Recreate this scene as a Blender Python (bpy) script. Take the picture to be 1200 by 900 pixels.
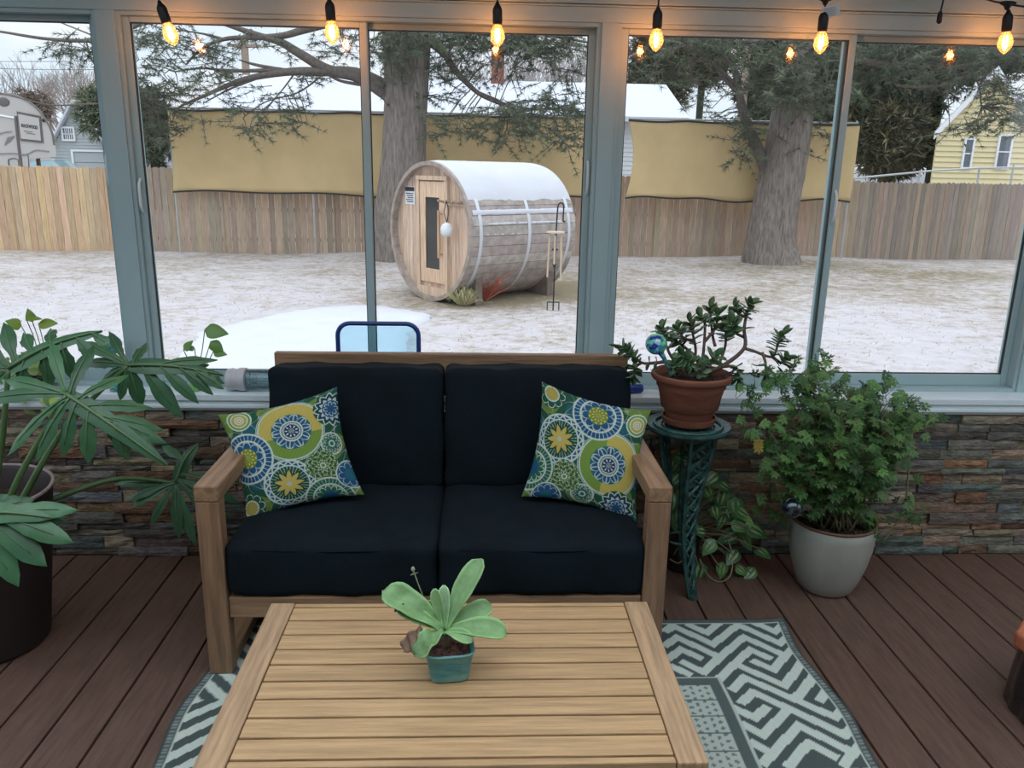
import bpy, math, random
import numpy as np
from mathutils import Vector, Matrix, Euler
random.seed(7); rng = np.random.default_rng(7)
scn = bpy.context.scene
for o in list(bpy.data.objects): bpy.data.objects.remove(o)

# ---------------------------------------------------------------- camera
# world: x right along the window wall, y away through the windows, z up; wall face y=0, deck z=0
F_PX = 939.4
CAM = Vector((0.0, -2.9606, 1.5))
AR = Vector((0.99910294, -0.03856371, 0.01749717))
AU = Vector((-0.00700915, 0.25689089, 0.96641499))
AW = Vector((0.04176341, 0.9656707, -0.25639015))
cam = bpy.data.objects.new('camera', bpy.data.cameras.new('camera'))
scn.collection.objects.link(cam)
m = Matrix(((AR.x, AU.x, -AW.x, CAM.x), (AR.y, AU.y, -AW.y, CAM.y), (AR.z, AU.z, -AW.z, CAM.z), (0, 0, 0, 1)))
cam.matrix_world = m
cam.data.sensor_fit = 'HORIZONTAL'; cam.data.sensor_width = 36; cam.data.lens = 36*F_PX/1200
cam.data.clip_start = .05; cam.data.clip_end = 400
scn.camera = cam
def P(px, py, Y):
    "the point of the vertical plane y=Y seen at a pixel of the photograph"
    d = AR*((px-600)/F_PX) - AU*((py-450)/F_PX) + AW
    return CAM + d*((Y-CAM.y)/d.y)
def PZ(px, py, z=0.0):
    d = AR*((px-600)/F_PX) - AU*((py-450)/F_PX) + AW
    return CAM + d*((z-CAM.z)/d.z)

# ---------------------------------------------------------------- light
scn.view_settings.view_transform = 'Standard'; scn.view_settings.look = 'None'
scn.view_settings.gamma = 1; scn.view_settings.use_curve_mapping = False
scn.view_settings.exposure = 0.12
w = bpy.data.worlds.new('overcast_sky'); scn.world = w; w.use_nodes = True
nt = w.node_tree; nt.nodes.clear()
def N(t, ty, **k):
    n = t.nodes.new(ty)
    for a, b in k.items(): setattr(n, a, b)
    return n
tc = N(nt, 'ShaderNodeTexCoord'); sp = N(nt, 'ShaderNodeSeparateXYZ'); nt.links.new(tc.outputs['Generated'], sp.inputs[0])
cr = N(nt, 'ShaderNodeValToRGB'); nt.links.new(sp.outputs['Z'], cr.inputs[0])
SKY_H, SKY_Z = 0.68, 1.78
cr.color_ramp.elements[0].position = 0.0; cr.color_ramp.elements[0].color = (.30, .32, .34, 1)
cr.color_ramp.elements[1].position = 1.0; cr.color_ramp.elements[1].color = (SKY_Z*.97, SKY_Z, SKY_Z*1.05, 1)
e = cr.color_ramp.elements.new(.02); e.color = (SKY_H*.98, SKY_H, SKY_H*1.04, 1)
e = cr.color_ramp.elements.new(.28); e.color = (SKY_H*.97, SKY_H*1.02, SKY_H*1.08, 1)
nz = N(nt, 'ShaderNodeTexNoise'); nz.inputs['Scale'].default_value = 5; nz.inputs['Detail'].default_value = 4
mp = N(nt, 'ShaderNodeMapping'); mp.inputs['Scale'].default_value = (1, 1, 3)
nt.links.new(tc.outputs['Generated'], mp.inputs[0]); nt.links.new(mp.outputs[0], nz.inputs['Vector'])
r2 = N(nt, 'ShaderNodeValToRGB'); r2.color_ramp.elements[0].position = .35; r2.color_ramp.elements[0].color = (.80, .91, 1.03, 1)
r2.color_ramp.elements[1].position = .65; r2.color_ramp.elements[1].color = (1.08, 1.03, 1.03, 1)
nt.links.new(nz.outputs['Fac'], r2.inputs[0])
mx = N(nt, 'ShaderNodeMix', data_type='RGBA', blend_type='MULTIPLY'); mx.inputs[0].default_value = 1
nt.links.new(cr.outputs[0], mx.inputs[6]); nt.links.new(r2.outputs[0], mx.inputs[7])
bg = N(nt, 'ShaderNodeBackground'); bg.inputs['Strength'].default_value = 1.5
nt.links.new(mx.outputs[2], bg.inputs[0])
wo = N(nt, 'ShaderNodeOutputWorld'); nt.links.new(bg.outputs[0], wo.inputs[0])

# ---------------------------------------------------------------- materials
MATS = {}
def mat(name, col, rough=.6, var=0.0, vscale=8, stretch=None, col2=None, bump=0.0, bscale=40, metal=0.0, spec=.5,
        attr=False, emit=None, estr=1.0, sheen=0.0, coat=0.0, trans=0.0, bstretch=None, thr=(.35, .65), sss=0, detail=5):
    m = bpy.data.materials.new(name); m.use_nodes = True; t = m.node_tree
    b = t.nodes['Principled BSDF']; L = t.links.new
    b.inputs['Roughness'].default_value = rough; b.inputs['Metallic'].default_value = metal
    b.inputs['Specular IOR Level'].default_value = spec
    if sheen: b.inputs['Sheen Weight'].default_value = sheen
    if coat: b.inputs['Coat Weight'].default_value = coat
    if trans: b.inputs['Transmission Weight'].default_value = trans
    c = (*col, 1)
    tcn = N(t, 'ShaderNodeTexCoord')
    src = None
    if attr:
        a = N(t, 'ShaderNodeAttribute'); a.attribute_name = 'Col'; src = a.outputs['Color']
    if var or col2:
        mpn = N(t, 'ShaderNodeMapping'); L(tcn.outputs['Object'], mpn.inputs[0])
        if stretch: mpn.inputs['Scale'].default_value = stretch
        nn = N(t, 'ShaderNodeTexNoise'); nn.inputs['Scale'].default_value = vscale; nn.inputs['Detail'].default_value = detail
        nn.inputs['Roughness'].default_value = .6
        L(mpn.outputs[0], nn.inputs['Vector'])
        rr = N(t, 'ShaderNodeValToRGB'); L(nn.outputs['Fac'], rr.inputs[0])
        rr.color_ramp.elements[0].position = thr[0]; rr.color_ramp.elements[1].position = thr[1]
        if attr:
            rr.color_ramp.elements[0].color = (1-var,)*3+(1,); rr.color_ramp.elements[1].color = (1+var,)*3+(1,)
            mm = N(t, 'ShaderNodeMix', data_type='RGBA', blend_type='MULTIPLY'); mm.inputs[0].default_value = 1
            L(src, mm.inputs[6]); L(rr.outputs[0], mm.inputs[7]); src = mm.outputs[2]
        else:
            c2 = col2 or tuple(x*(1+var) for x in col)
            c1 = col if col2 else tuple(x*(1-var) for x in col)
            rr.color_ramp.elements[0].color = (*c1, 1); rr.color_ramp.elements[1].color = (*c2, 1)
            src = rr.outputs[0]
    if src is None: b.inputs['Base Color'].default_value = c
    else: L(src, b.inputs['Base Color'])
    if bump:
        mpb = N(t, 'ShaderNodeMapping'); L(tcn.outputs['Object'], mpb.inputs[0])
        if bstretch or stretch: mpb.inputs['Scale'].default_value = bstretch or stretch
        nb = N(t, 'ShaderNodeTexNoise'); nb.inputs['Scale'].default_value = bscale; nb.inputs['Detail'].default_value = 4
        L(mpb.outputs[0], nb.inputs['Vector'])
        bb = N(t, 'ShaderNodeBump'); bb.inputs['Strength'].default_value = bump; bb.inputs['Distance'].default_value = .01
        L(nb.outputs['Fac'], bb.inputs['Height']); L(bb.outputs[0], b.inputs['Normal'])
    if emit:
        b.inputs['Emission Color'].default_value = (*emit, 1); b.inputs['Emission Strength'].default_value = estr
    MATS[name] = m
    return m
def glass_mat(name, tint=(1, 1, 1), refl=.06, rough=0.0, alpha=0.0, acol=(1, 1, 1)):
    "thin clear sheet: mostly passes light straight through, mirrors a little by angle"
    m = bpy.data.materials.new(name); m.use_nodes = True; t = m.node_tree; t.nodes.clear(); L = t.links.new
    o = N(t, 'ShaderNodeOutputMaterial'); tr = N(t, 'ShaderNodeBsdfTransparent'); tr.inputs[0].default_value = (*tint, 1)
    g = N(t, 'ShaderNodeBsdfGlossy'); g.inputs['Roughness'].default_value = rough
    lw = N(t, 'ShaderNodeFresnel'); lw.inputs['IOR'].default_value = 1.45
    mu = N(t, 'ShaderNodeMath', operation='ADD'); mu.inputs[1].default_value = refl-.035; L(lw.outputs[0], mu.inputs[0])
    ms = N(t, 'ShaderNodeMixShader'); L(mu.outputs[0], ms.inputs[0]); L(tr.outputs[0], ms.inputs[1]); L(g.outputs[0], ms.inputs[2])
    last = ms
    if alpha:
        d = N(t, 'ShaderNodeBsdfDiffuse'); d.inputs[0].default_value = (*acol, 1)
        m2 = N(t, 'ShaderNodeMixShader'); m2.inputs[0].default_value = alpha
        L(ms.outputs[0], m2.inputs[1]); L(d.outputs[0], m2.inputs[2]); last = m2
    L(last.outputs[0], o.inputs[0]); MATS[name] = m
    return m

# ---------------------------------------------------------------- mesh builder
ORG = {}
class MB:
    def __init__(s): s.v = []; s.f = []; s.mi = []; s.c = []; s.col = (1, 1, 1); s.m = 0; s.used = False
    def color(s, c): s.col = tuple(c); s.used = True; return s
    def add(s, vs, fs):
        k = len(s.v); s.v += [tuple(q) for q in vs]; s.c += [s.col]*len(vs)
        s.f += [tuple(i+k for i in f) for f in fs]; s.mi += [s.m]*len(fs)
    def box(s, x0, x1, y0, y1, z0, z1, M=None):
        vs = [Vector((x, y, z)) for x in (x0, x1) for y in (y0, y1) for z in (z0, z1)]
        if M is not None: vs = [M @ q for q in vs]
        s.add(vs, [(0, 1, 3, 2), (4, 6, 7, 5), (0, 4, 5, 1), (2, 3, 7, 6), (0, 2, 6, 4), (1, 5, 7, 3)]); return s
    def tube(s, pts, rad, n=8, cap=True, squash=1):
        pts = [Vector(p) for p in pts]; k = len(pts)
        if not hasattr(rad, '__len__'): rad = [rad]*k
        up = None; rings = []
        for i, p in enumerate(pts):
            t = (pts[min(i+1, k-1)]-pts[max(i-1, 0)])
            if t.length < 1e-9: t = Vector((0, 0, 1))
            t.normalize()
            if up is None: up = t.orthogonal().normalized()
            else:
                up = up - t*up.dot(t)
                up = up.normalized() if up.length > 1e-6 else t.orthogonal().normalized()
            b = t.cross(up)
            rings.append([p+(up*math.cos(a)+b*math.sin(a)*squash)*rad[i] for a in [2*math.pi*j/n for j in range(n)]])
        vs = [q for r in rings for q in r]; fs = []
        for i in range(k-1):
            for j in range(n): fs.append((i*n+j, i*n+(j+1) % n, (i+1)*n+(j+1) % n, (i+1)*n+j))
        if cap: fs += [tuple(range(n))[::-1], tuple(range((k-1)*n, k*n))]
        s.add(vs, fs); return s
    def lathe(s, prof, c=(0, 0, 0), n=32, M=None, cap=True):
        c = Vector(c); vs = []
        for r, z in prof:
            for j in range(n):
                a = 2*math.pi*j/n; q = Vector((r*math.cos(a), r*math.sin(a), z))
                vs.append((M @ q if M is not None else q)+c)
        fs = []
        for i in range(len(prof)-1):
            for j in range(n): fs.append((i*n+j, i*n+(j+1) % n, (i+1)*n+(j+1) % n, (i+1)*n+j))
        if cap: fs += [tuple(range(n))[::-1], tuple(range((len(prof)-1)*n, len(prof)*n))]
        s.add(vs, fs); return s
    def ball(s, c, r, n=12, k=8, M=None):
        if not hasattr(r, '__len__'): r = (r, r, r)
        vs = []; c = Vector(c)
        for i in range(k+1):
            ph = math.pi*i/k; 
            for j in range(n):
                a = 2*math.pi*j/n
                q = Vector((r[0]*math.sin(ph)*math.cos(a), r[1]*math.sin(ph)*math.sin(a), r[2]*math.cos(ph)))
                vs.append((M @ q if M is not None else q)+c)
        fs = [(i*n+j, (i+1)*n+j, (i+1)*n+(j+1) % n, i*n+(j+1) % n) for i in range(k) for j in range(n)]
        s.add(vs, fs); return s
    def strip(s, pts, wid, nrm, fold=0.0, wave=0.0, mid=None):
        "a leaf blade along pts, widths wid, facing nrm; fold lowers the rims; mid colours the midrib"
        pts = [Vector(p) for p in pts]; k = len(pts); vs = []; nrm = Vector(nrm)
        for i, p in enumerate(pts):
            t = (pts[min(i+1, k-1)]-pts[max(i-1, 0)]).normalized()
            sd = t.cross(nrm)
            if sd.length < 1e-4: sd = t.orthogonal()
            sd.normalize(); n2 = sd.cross(t).normalized(); ww = wid[i]
            wv = math.sin(i*2.1)*wave
            vs += [p-sd*ww-n2*(fold*ww)+n2*wv, p, p+sd*ww-n2*(fold*ww)-n2*wv]
        fs = []
        for i in range(k-1): fs += [(i*3, i*3+1, i*3+4, i*3+3), (i*3+1, i*3+2, i*3+5, i*3+4)]
        s.add(vs, fs); return s
    def poly(s, pts, z0, z1):
        "prism over a plan outline"
        n = len(pts); vs = [(x, y, z0) for x, y in pts]+[(x, y, z1) for x, y in pts]
        s.add(vs, [tuple(range(n))[::-1], tuple(range(n, 2*n))]+[(i, (i+1) % n, n+(i+1) % n, n+i) for i in range(n)]); return s
    def build(s, name, mats, parent=None, smooth=False, bevel=0.0, seg=2, angle=40, kind=None):
        me = bpy.data.meshes.new(name); o = bpy.data.objects.new(name, me); scn.collection.objects.link(o)
        org = ORG.get(parent.name, Vector((0, 0, 0))) if parent else Vector((0, 0, 0))
        ORG[o.name] = org
        vv = np.array(s.v, dtype=float) - np.array(org)
        me.from_pydata(vv.tolist(), [], s.f)
        if not isinstance(mats, (list, tuple)): mats = [mats]
        for q in mats: me.materials.append(MATS[q] if isinstance(q, str) else q)
        me.polygons.foreach_set('material_index', s.mi)
        if s.used:
            a = me.color_attributes.new('Col', 'FLOAT_COLOR', 'POINT')
            cc = np.ones((len(s.c), 4), dtype=np.float32); cc[:, :3] = np.array(s.c); a.data.foreach_set('color', cc.ravel())
        if smooth:
            me.shade_smooth()
            if smooth != 'all': me.set_sharp_from_angle(angle=math.radians(angle))
        if bevel:
            b = o.modifiers.new('bevel', 'BEVEL'); b.width = bevel; b.segments = seg; b.limit_method = 'ANGLE'
        me.update()
        if parent: o.parent = parent
        if kind: o['kind'] = kind
        return o
def thing(name, loc, label, cat, group=None, kind=None):
    o = bpy.data.objects.new(name, None); scn.collection.objects.link(o); o.location = loc; o.empty_display_size = .05
    ORG[o.name] = Vector(loc)
    if kind: o['kind'] = kind
    else: o['label'] = label; o['category'] = cat
    if group: o['group'] = group
    return o
def tag(o, label, cat, group=None):
    o['label'] = label; o['category'] = cat
    if group: o['group'] = group
    return o
def settle(o, loc):
    "give a one-mesh thing its origin at its base"
    loc = Vector(loc); o.data.transform(Matrix.Translation(-loc)); o.location = loc; ORG[o.name] = loc; return o
def lerp(a, b, t): return a+(b-a)*t
def jit(c, k): 
    q = 1+random.uniform(-k, k); return tuple(max(0, x*q*(1+random.uniform(-k, k)*.3)) for x in c)
def smoothpath(pts, n=6):
    pts = [Vector(p) for p in pts]; out = []
    for i in range(len(pts)-1):
        p0 = pts[max(i-1, 0)]; p1 = pts[i]; p2 = pts[i+1]; p3 = pts[min(i+2, len(pts)-1)]
        for j in range(n):
            t = j/n
            out.append(.5*((2*p1)+(p2-p0)*t+(2*p0-5*p1+4*p2-p3)*t*t+(3*p1-p0-3*p2+p3)*t**3))
    out.append(pts[-1]); return out
def radii(r0, r1, n, p=1): return [lerp(r0, r1, (i/(n-1))**p) for i in range(n)]

mat('paint', (.37, .51, .525), .45, var=.04, vscale=3, bump=.05, bscale=60)  # white paint darkened: the shade on beam and posts is in its colour
mat('paint_lit', (.72, .84, .87), .35, var=.03, vscale=4)  # the same white paint kept pale, for the light on the sill
mat('seam_dark', (.05, .06, .06), .7)
mat('interior_wall', (.30, .30, .29), .8)
mat('deck', (.112, .066, .047), .55, var=.22, vscale=9, stretch=(7, .7, 7), bump=.35, bscale=26, bstretch=(14, .6, 14), attr=False)
mat('stone', (1, 1, 1), .75, var=.45, vscale=22, bump=.9, bscale=55, attr=True, stretch=(1, 1, 2.2), thr=(.3, .7))
mat('mortar', (.012, .011, .010), .9)
mat('teak_x', (.27, .165, .09), .55, var=.28, vscale=7, stretch=(.7, 9, 9), bump=.25, bscale=14, bstretch=(.8, 18, 18))
mat('teak_y', (.27, .165, .09), .55, var=.28, vscale=7, stretch=(9, .7, 9), bump=.25, bscale=14, bstretch=(18, .8, 18))
mat('teak_z', (.235, .14, .078), .55, var=.28, vscale=7, stretch=(9, 9, .7), bump=.25, bscale=14, bstretch=(18, 18, .8))
mat('slat', (.46, .30, .145), .5, var=.2, vscale=6, stretch=(.8, 14, 9), bump=.3, bscale=14, bstretch=(.8, 30, 18))
mat('rail', (.40, .265, .145), .5, var=.24, vscale=7, stretch=(14, .8, 9), bump=.3, bscale=14, bstretch=(30, .8, 18))
mat('navy', (.0052, .0108, .0150), .85, var=.2, vscale=5, bump=.35, bscale=320, spec=.15)
mat('pattern', (1, 1, 1), .85, attr=True, bump=.2, bscale=400, spec=.2)
mat('rugweave', (1, 1, 1), .95, attr=True, bump=.5, bscale=260, spec=.15)
# ================================================================ the setting
def struct(mb, name, mats, parent=None, **k): return mb.build(name, mats, parent, kind='structure' if parent is None else None, **k)
# deck boards running away from the camera
b = MB(); step = .1405; x = -1.306-14*step
while x < 3.6:
    q = random.uniform(.86, 1.14)
    b.box(x+.0035, x+step-.0035, -4.6, .0, -.03, 0); x += step
struct(b, 'floor', 'deck', bevel=.003, seg=2)
b = MB(); b.box(-3.4, 3.6, -4.6, .3, -.12, -.045); struct(b, 'floor_joists', 'mortar')
# dry-stacked ledgestone knee wall
b = MB(); b.color((.012, .011, .01)); b.box(-3.2, 3.4, .004, .26, -.3, .60)
pal = [(.19, .165, .13), (.155, .145, .125), (.12, .125, .118), (.21, .175, .125), (.10, .107, .108), (.17, .105, .065), (.12, .075, .05), (.085, .115, .12), (.23, .20, .16), (.07, .065, .06)]
z = 0.002
while z < .598:
    h = random.choice([.022, .028, .034, .034, .040, .046]); h = min(h, .600-z)
    if .6-z-h < .015: h = .600-z
    x = -3.2+random.uniform(-.2, 0)
    while x < 3.4:
        l = random.uniform(.07, .30); dpt = random.uniform(.0, .020)
        b.color(tuple(u_*q for u_, q in zip((1.27, 1.17, 1.02), jit(random.choice(pal), .3))))
        sk = random.uniform(-.003, .003)
        x0, x1, z0, z1 = x+.0015, x+l-.0015, z+.001, z+h-.001
        # front face broken in a few facets
        nx = max(2, int(l/.04)); vs = []; fs = []
        for i in range(nx+1):
            xx = lerp(x0, x1, i/nx)
            for j in range(3):
                e = 0 if 0 < i < nx and j == 1 else .004
                vs.append((xx, -dpt+e+random.uniform(-.003, .003), lerp(z0, z1, j/2)+sk*(i/nx-.5)))
        k = len(vs)
        for i in range(nx):
            for j in range(2): a = i*3+j; fs.append((a, a+3, a+4, a+1))
        vs += [(x0, .006, z0), (x0, .006, z1), (x1, .006, z0), (x1, .006, z1)]
        fs += [(0, 1, 2, k+1, k), (nx*3, k+2, k+3, nx*3+2, nx*3+1),
               tuple([i*3+2 for i in range(nx+1)]+[k+3, k+1]), tuple([i*3 for i in range(nx, -1, -1)]+[k, k+2])]
        b.add(vs, fs); x += l
    z += h
struct(b, 'wall_back', 'stone')
# sill: projecting nose in three steps, flat top
b = MB()
b.box(-3.2, 3.4, -.030, .20, .648, .672); b.box(-3.2, 3.4, -.022, .02, .632, .648); b.box(-3.2, 3.4, -.028, .02, .618, .632); b.box(-3.2, 3.4, -.012, .2, .604, .618)
struct(b, 'trim_1', 'paint_lit', bevel=.0025)
# head beam with its shadow lines and the fascia above
b = MB()
b.box(-3.2, 3.4, .078, .22, 2.012, 2.062); b.box(-3.2, 3.4, .070, .22, 2.062, 2.068); b.box(-3.2, 3.4, .060, .22, 2.070, 2.16); b.box(-3.2, 3.4, .03, .22, 2.16, 2.30)
struct(b, 'trim_2', 'paint', bevel=.002)
# posts between the window units (wide stepped casings)
def post(xa, xb, n):
    b = MB(); b.box(xa, xb, .078, .20, .672, 2.012); xm = (xa+xb)/2
    for zz in (.80, 1.17, 1.42, 1.80):
        for dx in (-.013, .013):
            b.lathe([(.0025, 0), (.0035, .0012), (.0, .0016)], (xm+dx, .0775, zz), 8, M=Matrix.Rotation(math.pi/2, 3, 'X'), cap=False)
    struct(b, n, 'paint', bevel=.002)
post(-1.329, -1.261, 'trim_3'); post(.427, .486, 'trim_4'); post(2.17, 2.235, 'trim_5'); post(-3.10, -3.03, 'trim_6')
glass_mat('window_glass', (.97, .985, .98), .04)
mat('rubber_gasket', (.03, .035, .035), .6)
def ring(b, x0, x1, z0, z1, w, y0, y1, wt=None, wb=None):
    wt = wt or w; wb = wb or w
    b.box(x0, x0+w, y0, y1, z0, z1); b.box(x1-w, x1, y0, y1, z0, z1)
    b.box(x0+w, x1-w, y0, y1, z1-wt, z1); b.box(x0+w, x1-w, y0, y1, z0, z0+wb)
def window(n, x0, x1, xm, wm):
    b = MB(); ring(b, x0, x1, .672, 2.012, .014, .085, .20); o = struct(b, 'window_%d' % n, 'paint', bevel=.0015)
    zb, zt = .686, 1.998
    for k, (a, c) in enumerate(((x0+.014, xm+wm/2-.012), (xm-wm/2+.012, x1-.014))):
        y0 = .100 if k == 0 else .128
        s = MB(); wd = .026
        ring(s, a, c, zb, zt, wd, y0, y0+.024, wt=.020, wb=.048)
        so = s.build('sash', 'paint', o, bevel=.003)
        s = MB(); ring(s, a+wd-.001, c-wd+.001, zb+.047, zt-.019, .004, y0+.006, y0+.018); s.build('gasket', 'rubber_gasket', so)
        s = MB(); s.box(a+wd, c-wd, y0+.010, y0+.014, zb+.048, zt-.020); s.build('glass_pane', 'window_glass', so)
        s = MB(); hx = (c-.014 if n != 2 else a+.012) if k == 0 else c-.012
        hz = 1.33 if k == 0 else 1.42
        s.tube(smoothpath([(hx, y0, hz), (hx, y0-.016, hz+.02), (hx, y0-.018, hz+.06), (hx, y0-.016, hz+.10), (hx, y0, hz+.12)], 4), .005, 8)
        s.build('pull_handle', 'paint_lit', so, smooth=True)
window(1, -3.03, -1.329, -2.18, .045)
window(2, -1.261, .427, -.414, .050)
window(3, .486, 2.17, 1.338, .058)
window(4, 2.235, 3.40, 2.85, .05)
# the rest of the sunroom behind and beside the camera: side walls with openings, rafters of an unseen roof left open so the sky lights the room, house wall
b = MB(); b.box(-3.3, -3.2, -4.6, .2, -.3, .7); b.box(-3.3, -3.2, -4.6, .2, 2.1, 2.5); b.box(-3.3, -3.2, -4.5, -2.2, .7, 2.1)  # rear openings filled in so the panes do not mirror the sky
for yy in (-4.6, -3.0, -1.5, .05): b.box(-3.3, -3.2, yy, yy+.12, .7, 2.1)
struct(b, 'wall_left', 'interior_wall')
b = MB(); b.box(3.4, 3.5, -4.6, .2, -.3, .7); b.box(3.4, 3.5, -4.6, .2, 2.1, 3.1); b.box(3.4, 3.5, -4.5, -2.2, .7, 2.1)  # solid infill toward the house, added to stop sky reflections in the glass
for yy in (-4.6, -3.0, -1.5, .05): b.box(3.4, 3.5, yy, yy+.12, .7, 2.1)
struct(b, 'wall_right', 'interior_wall')
b = MB(); b.box(-3.3, 3.5, -4.7, -4.6, -.3, 3.2); struct(b, 'wall_front', 'interior_wall')
b = MB()
for i in range(9):
    xx = -3.25+i*.84; M = Matrix.Translation((xx, .15, 2.30)) @ Matrix.Rotation(-.19, 4, 'X')
    b.box(-.03, .03, -4.85, 0, 0, .09, M)
M = Matrix.Translation((0, .15, 2.30)) @ Matrix.Rotation(-.19, 4, 'X')
b.box(-3.3, 3.5, -1.15, .1, .09, .11, M); b.box(-3.3, 3.5, -4.85, -4.2, .09, .11, M)  # solid strip by the windows, widened to shade the head beam
struct(b, 'ceiling', 'paint')

# ================================================================ the yard
G = -.35
def gh(x, y):
    "height of the ground"
    h = G + .10*math.exp(-((x-7.2)**2/6+(y-14.4)**2/2.0)) + .05*math.exp(-((x+2.3)**2/2+(y-14.4)**2/2))
    h += .012*math.sin(x*1.3+.7*y)+.010*math.sin(2.1*y-.9*x)
    return h
mt = bpy.data.materials.new('snowy_lawn'); mt.use_nodes = True; t = mt.node_tree; bs = t.nodes['Principled BSDF']; bs.inputs['Roughness'].default_value = .9; bs.inputs['Specular IOR Level'].default_value = .1
L = t.links.new; tcn = N(t, 'ShaderNodeTexCoord')
def noise(sc, det=5, st=None, ro=.6):
    mm = N(t, 'ShaderNodeMapping'); L(tcn.outputs['Object'], mm.inputs[0])
    if st: mm.inputs['Scale'].default_value = st
    n = N(t, 'ShaderNodeTexNoise'); n.inputs['Scale'].default_value = sc; n.inputs['Detail'].default_value = det; n.inputs['Roughness'].default_value = ro; L(mm.outputs[0], n.inputs['Vector']); return n.outputs['Fac']
n1 = noise(.45, 4); n2 = noise(6.5, 9, ro=.85); n3 = noise(2.2, 4)
ma = N(t, 'ShaderNodeMath', operation='MULTIPLY_ADD'); L(n1, ma.inputs[0]); ma.inputs[1].default_value = .30; L(n2, ma.inputs[2])
mb_ = N(t, 'ShaderNodeMath', operation='MULTIPLY_ADD'); L(n3, mb_.inputs[0]); mb_.inputs[1].default_value = .28; L(ma.outputs[0], mb_.inputs[2])
at = N(t, 'ShaderNodeAttribute'); at.attribute_name = 'Col'; sx = N(t, 'ShaderNodeSeparateColor'); L(at.outputs['Color'], sx.inputs[0])
mc = N(t, 'ShaderNodeMath', operation='ADD'); L(mb_.outputs[0], mc.inputs[0]); L(sx.outputs[0], mc.inputs[1])
rr = N(t, 'ShaderNodeValToRGB'); L(mc.outputs[0], rr.inputs[0])
rr.color_ramp.elements[0].position = .70; rr.color_ramp.elements[0].color = (.53, .515, .54, 1)
rr.color_ramp.elements[1].position = .935; rr.color_ramp.elements[1].color = (.25, .21, .14, 1)
e = rr.color_ramp.elements.new(.79); e.color = (.44, .405, .385, 1)
r3 = N(t, 'ShaderNodeValToRGB'); L(noise(4, 6, ro=.7), r3.inputs[0]); r3.color_ramp.elements[0].color = (.92, .90, .88, 1); r3.color_ramp.elements[1].color = (1.08, 1.05, 1.02, 1)
r3.color_ramp.elements[0].position = .3; r3.color_ramp.elements[1].position = .7
mm = N(t, 'ShaderNodeMix', data_type='RGBA', blend_type='MULTIPLY'); mm.inputs[0].default_value = 1; L(rr.outputs[0], mm.inputs[6]); L(r3.outputs[0], mm.inputs[7])
L(mm.outputs[2], bs.inputs['Base Color'])
bb = N(t, 'ShaderNodeBump'); bb.inputs['Strength'].default_value = .6; bb.inputs['Distance'].default_value = .03; L(n2, bb.inputs['Height']); L(bb.outputs[0], bs.inputs['Normal'])
MATS['lawn'] = mt
b = MB(); nx, ny = 150, 130; b.used = True
xs = np.linspace(-30, 34, nx); ys = np.concatenate([np.linspace(.22, 18, 100), np.linspace(19, 70, 30)])
for yv in ys:
    for xv in xs:
        z = gh(xv, yv) if yv < 17 else G+min(1, (yv-17)/4)*.25
        # how bare the grass is here: + bare, - snowier
        k = 0
        k += .22*math.exp(-((xv-.0)**2+(yv-9.2)**2)/1.3)               # bare soil under the barrel
        k += .30*math.exp(-((xv-1.1)**2+(yv-10.2)**2)/.9)
        k += .05*math.exp(-((xv-7.2)**2/7+(yv-13.6)**2/1.5))
        k += .07*math.exp(-((xv-9)**2/30+(yv-12.5)**2/3))
        k -= .10*math.exp(-((xv+4)**2/14+(yv-7)**2/9))
        k -= .08*math.exp(-((xv-4.5)**2/14+(yv-6)**2/7))
        k += .07*math.exp(-((xv-3)**2/8+(yv-9)**2/3))
        b.c.append((max(0, k+.2), 0, 0)); b.v.append((xv, yv, z))
for j in range(len(ys)-1):
    for i in range(nx-1): a = j*nx+i; b.f.append((a, a+1, a+nx+1, a+nx)); b.mi.append(0)
sx_ = N(t, 'ShaderNodeMath', operation='SUBTRACT'); L(sx.outputs[0], sx_.inputs[0]); sx_.inputs[1].default_value = .2; L(sx_.outputs[0], mc.inputs[1])
struct(b, 'ground', 'lawn', smooth=True)
# snow lying on the paved patio
mat('snow', (.56, .565, .60), .85, var=.03, vscale=3, bump=.3, bscale=12, spec=.2)
b = MB(); outline = [PZ(*q, G) for q in ((232, 392), (300, 376), (360, 364), (425, 359), (470, 364), (505, 372), (480, 392), (470, 430), (430, 470), (250, 470), (205, 430))]
ol = smoothpath([(p.x, p.y, 0) for p in outline]+[(outline[0].x, outline[0].y, 0)], 6)[:-1]
ol = [(p.x+random.uniform(-.05, .05), p.y+random.uniform(-.03, .03)) for p in ol]
cxy = Vector((sum(p[0] for p in ol)/len(ol), sum(p[1] for p in ol)/len(ol)))
n = len(ol); vs = []
for k, (f, dz) in enumerate(((1, -.02), (.97, .018), (.8, .03), (.4, .034), (0.02, .036))):
    for p in ol: vs.append((cxy.x+(p[0]-cxy.x)*f, cxy.y+(p[1]-cxy.y)*f, G+.012+dz))
fs = [(k*n+i, k*n+(i+1) % n, (k+1)*n+(i+1) % n, (k+1)*n+i) for k in range(4) for i in range(n)]+[tuple(range(4*n, 5*n))]
b.add(vs, fs); struct(b, 'ground_snow_patch', 'snow', smooth='all')
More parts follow.
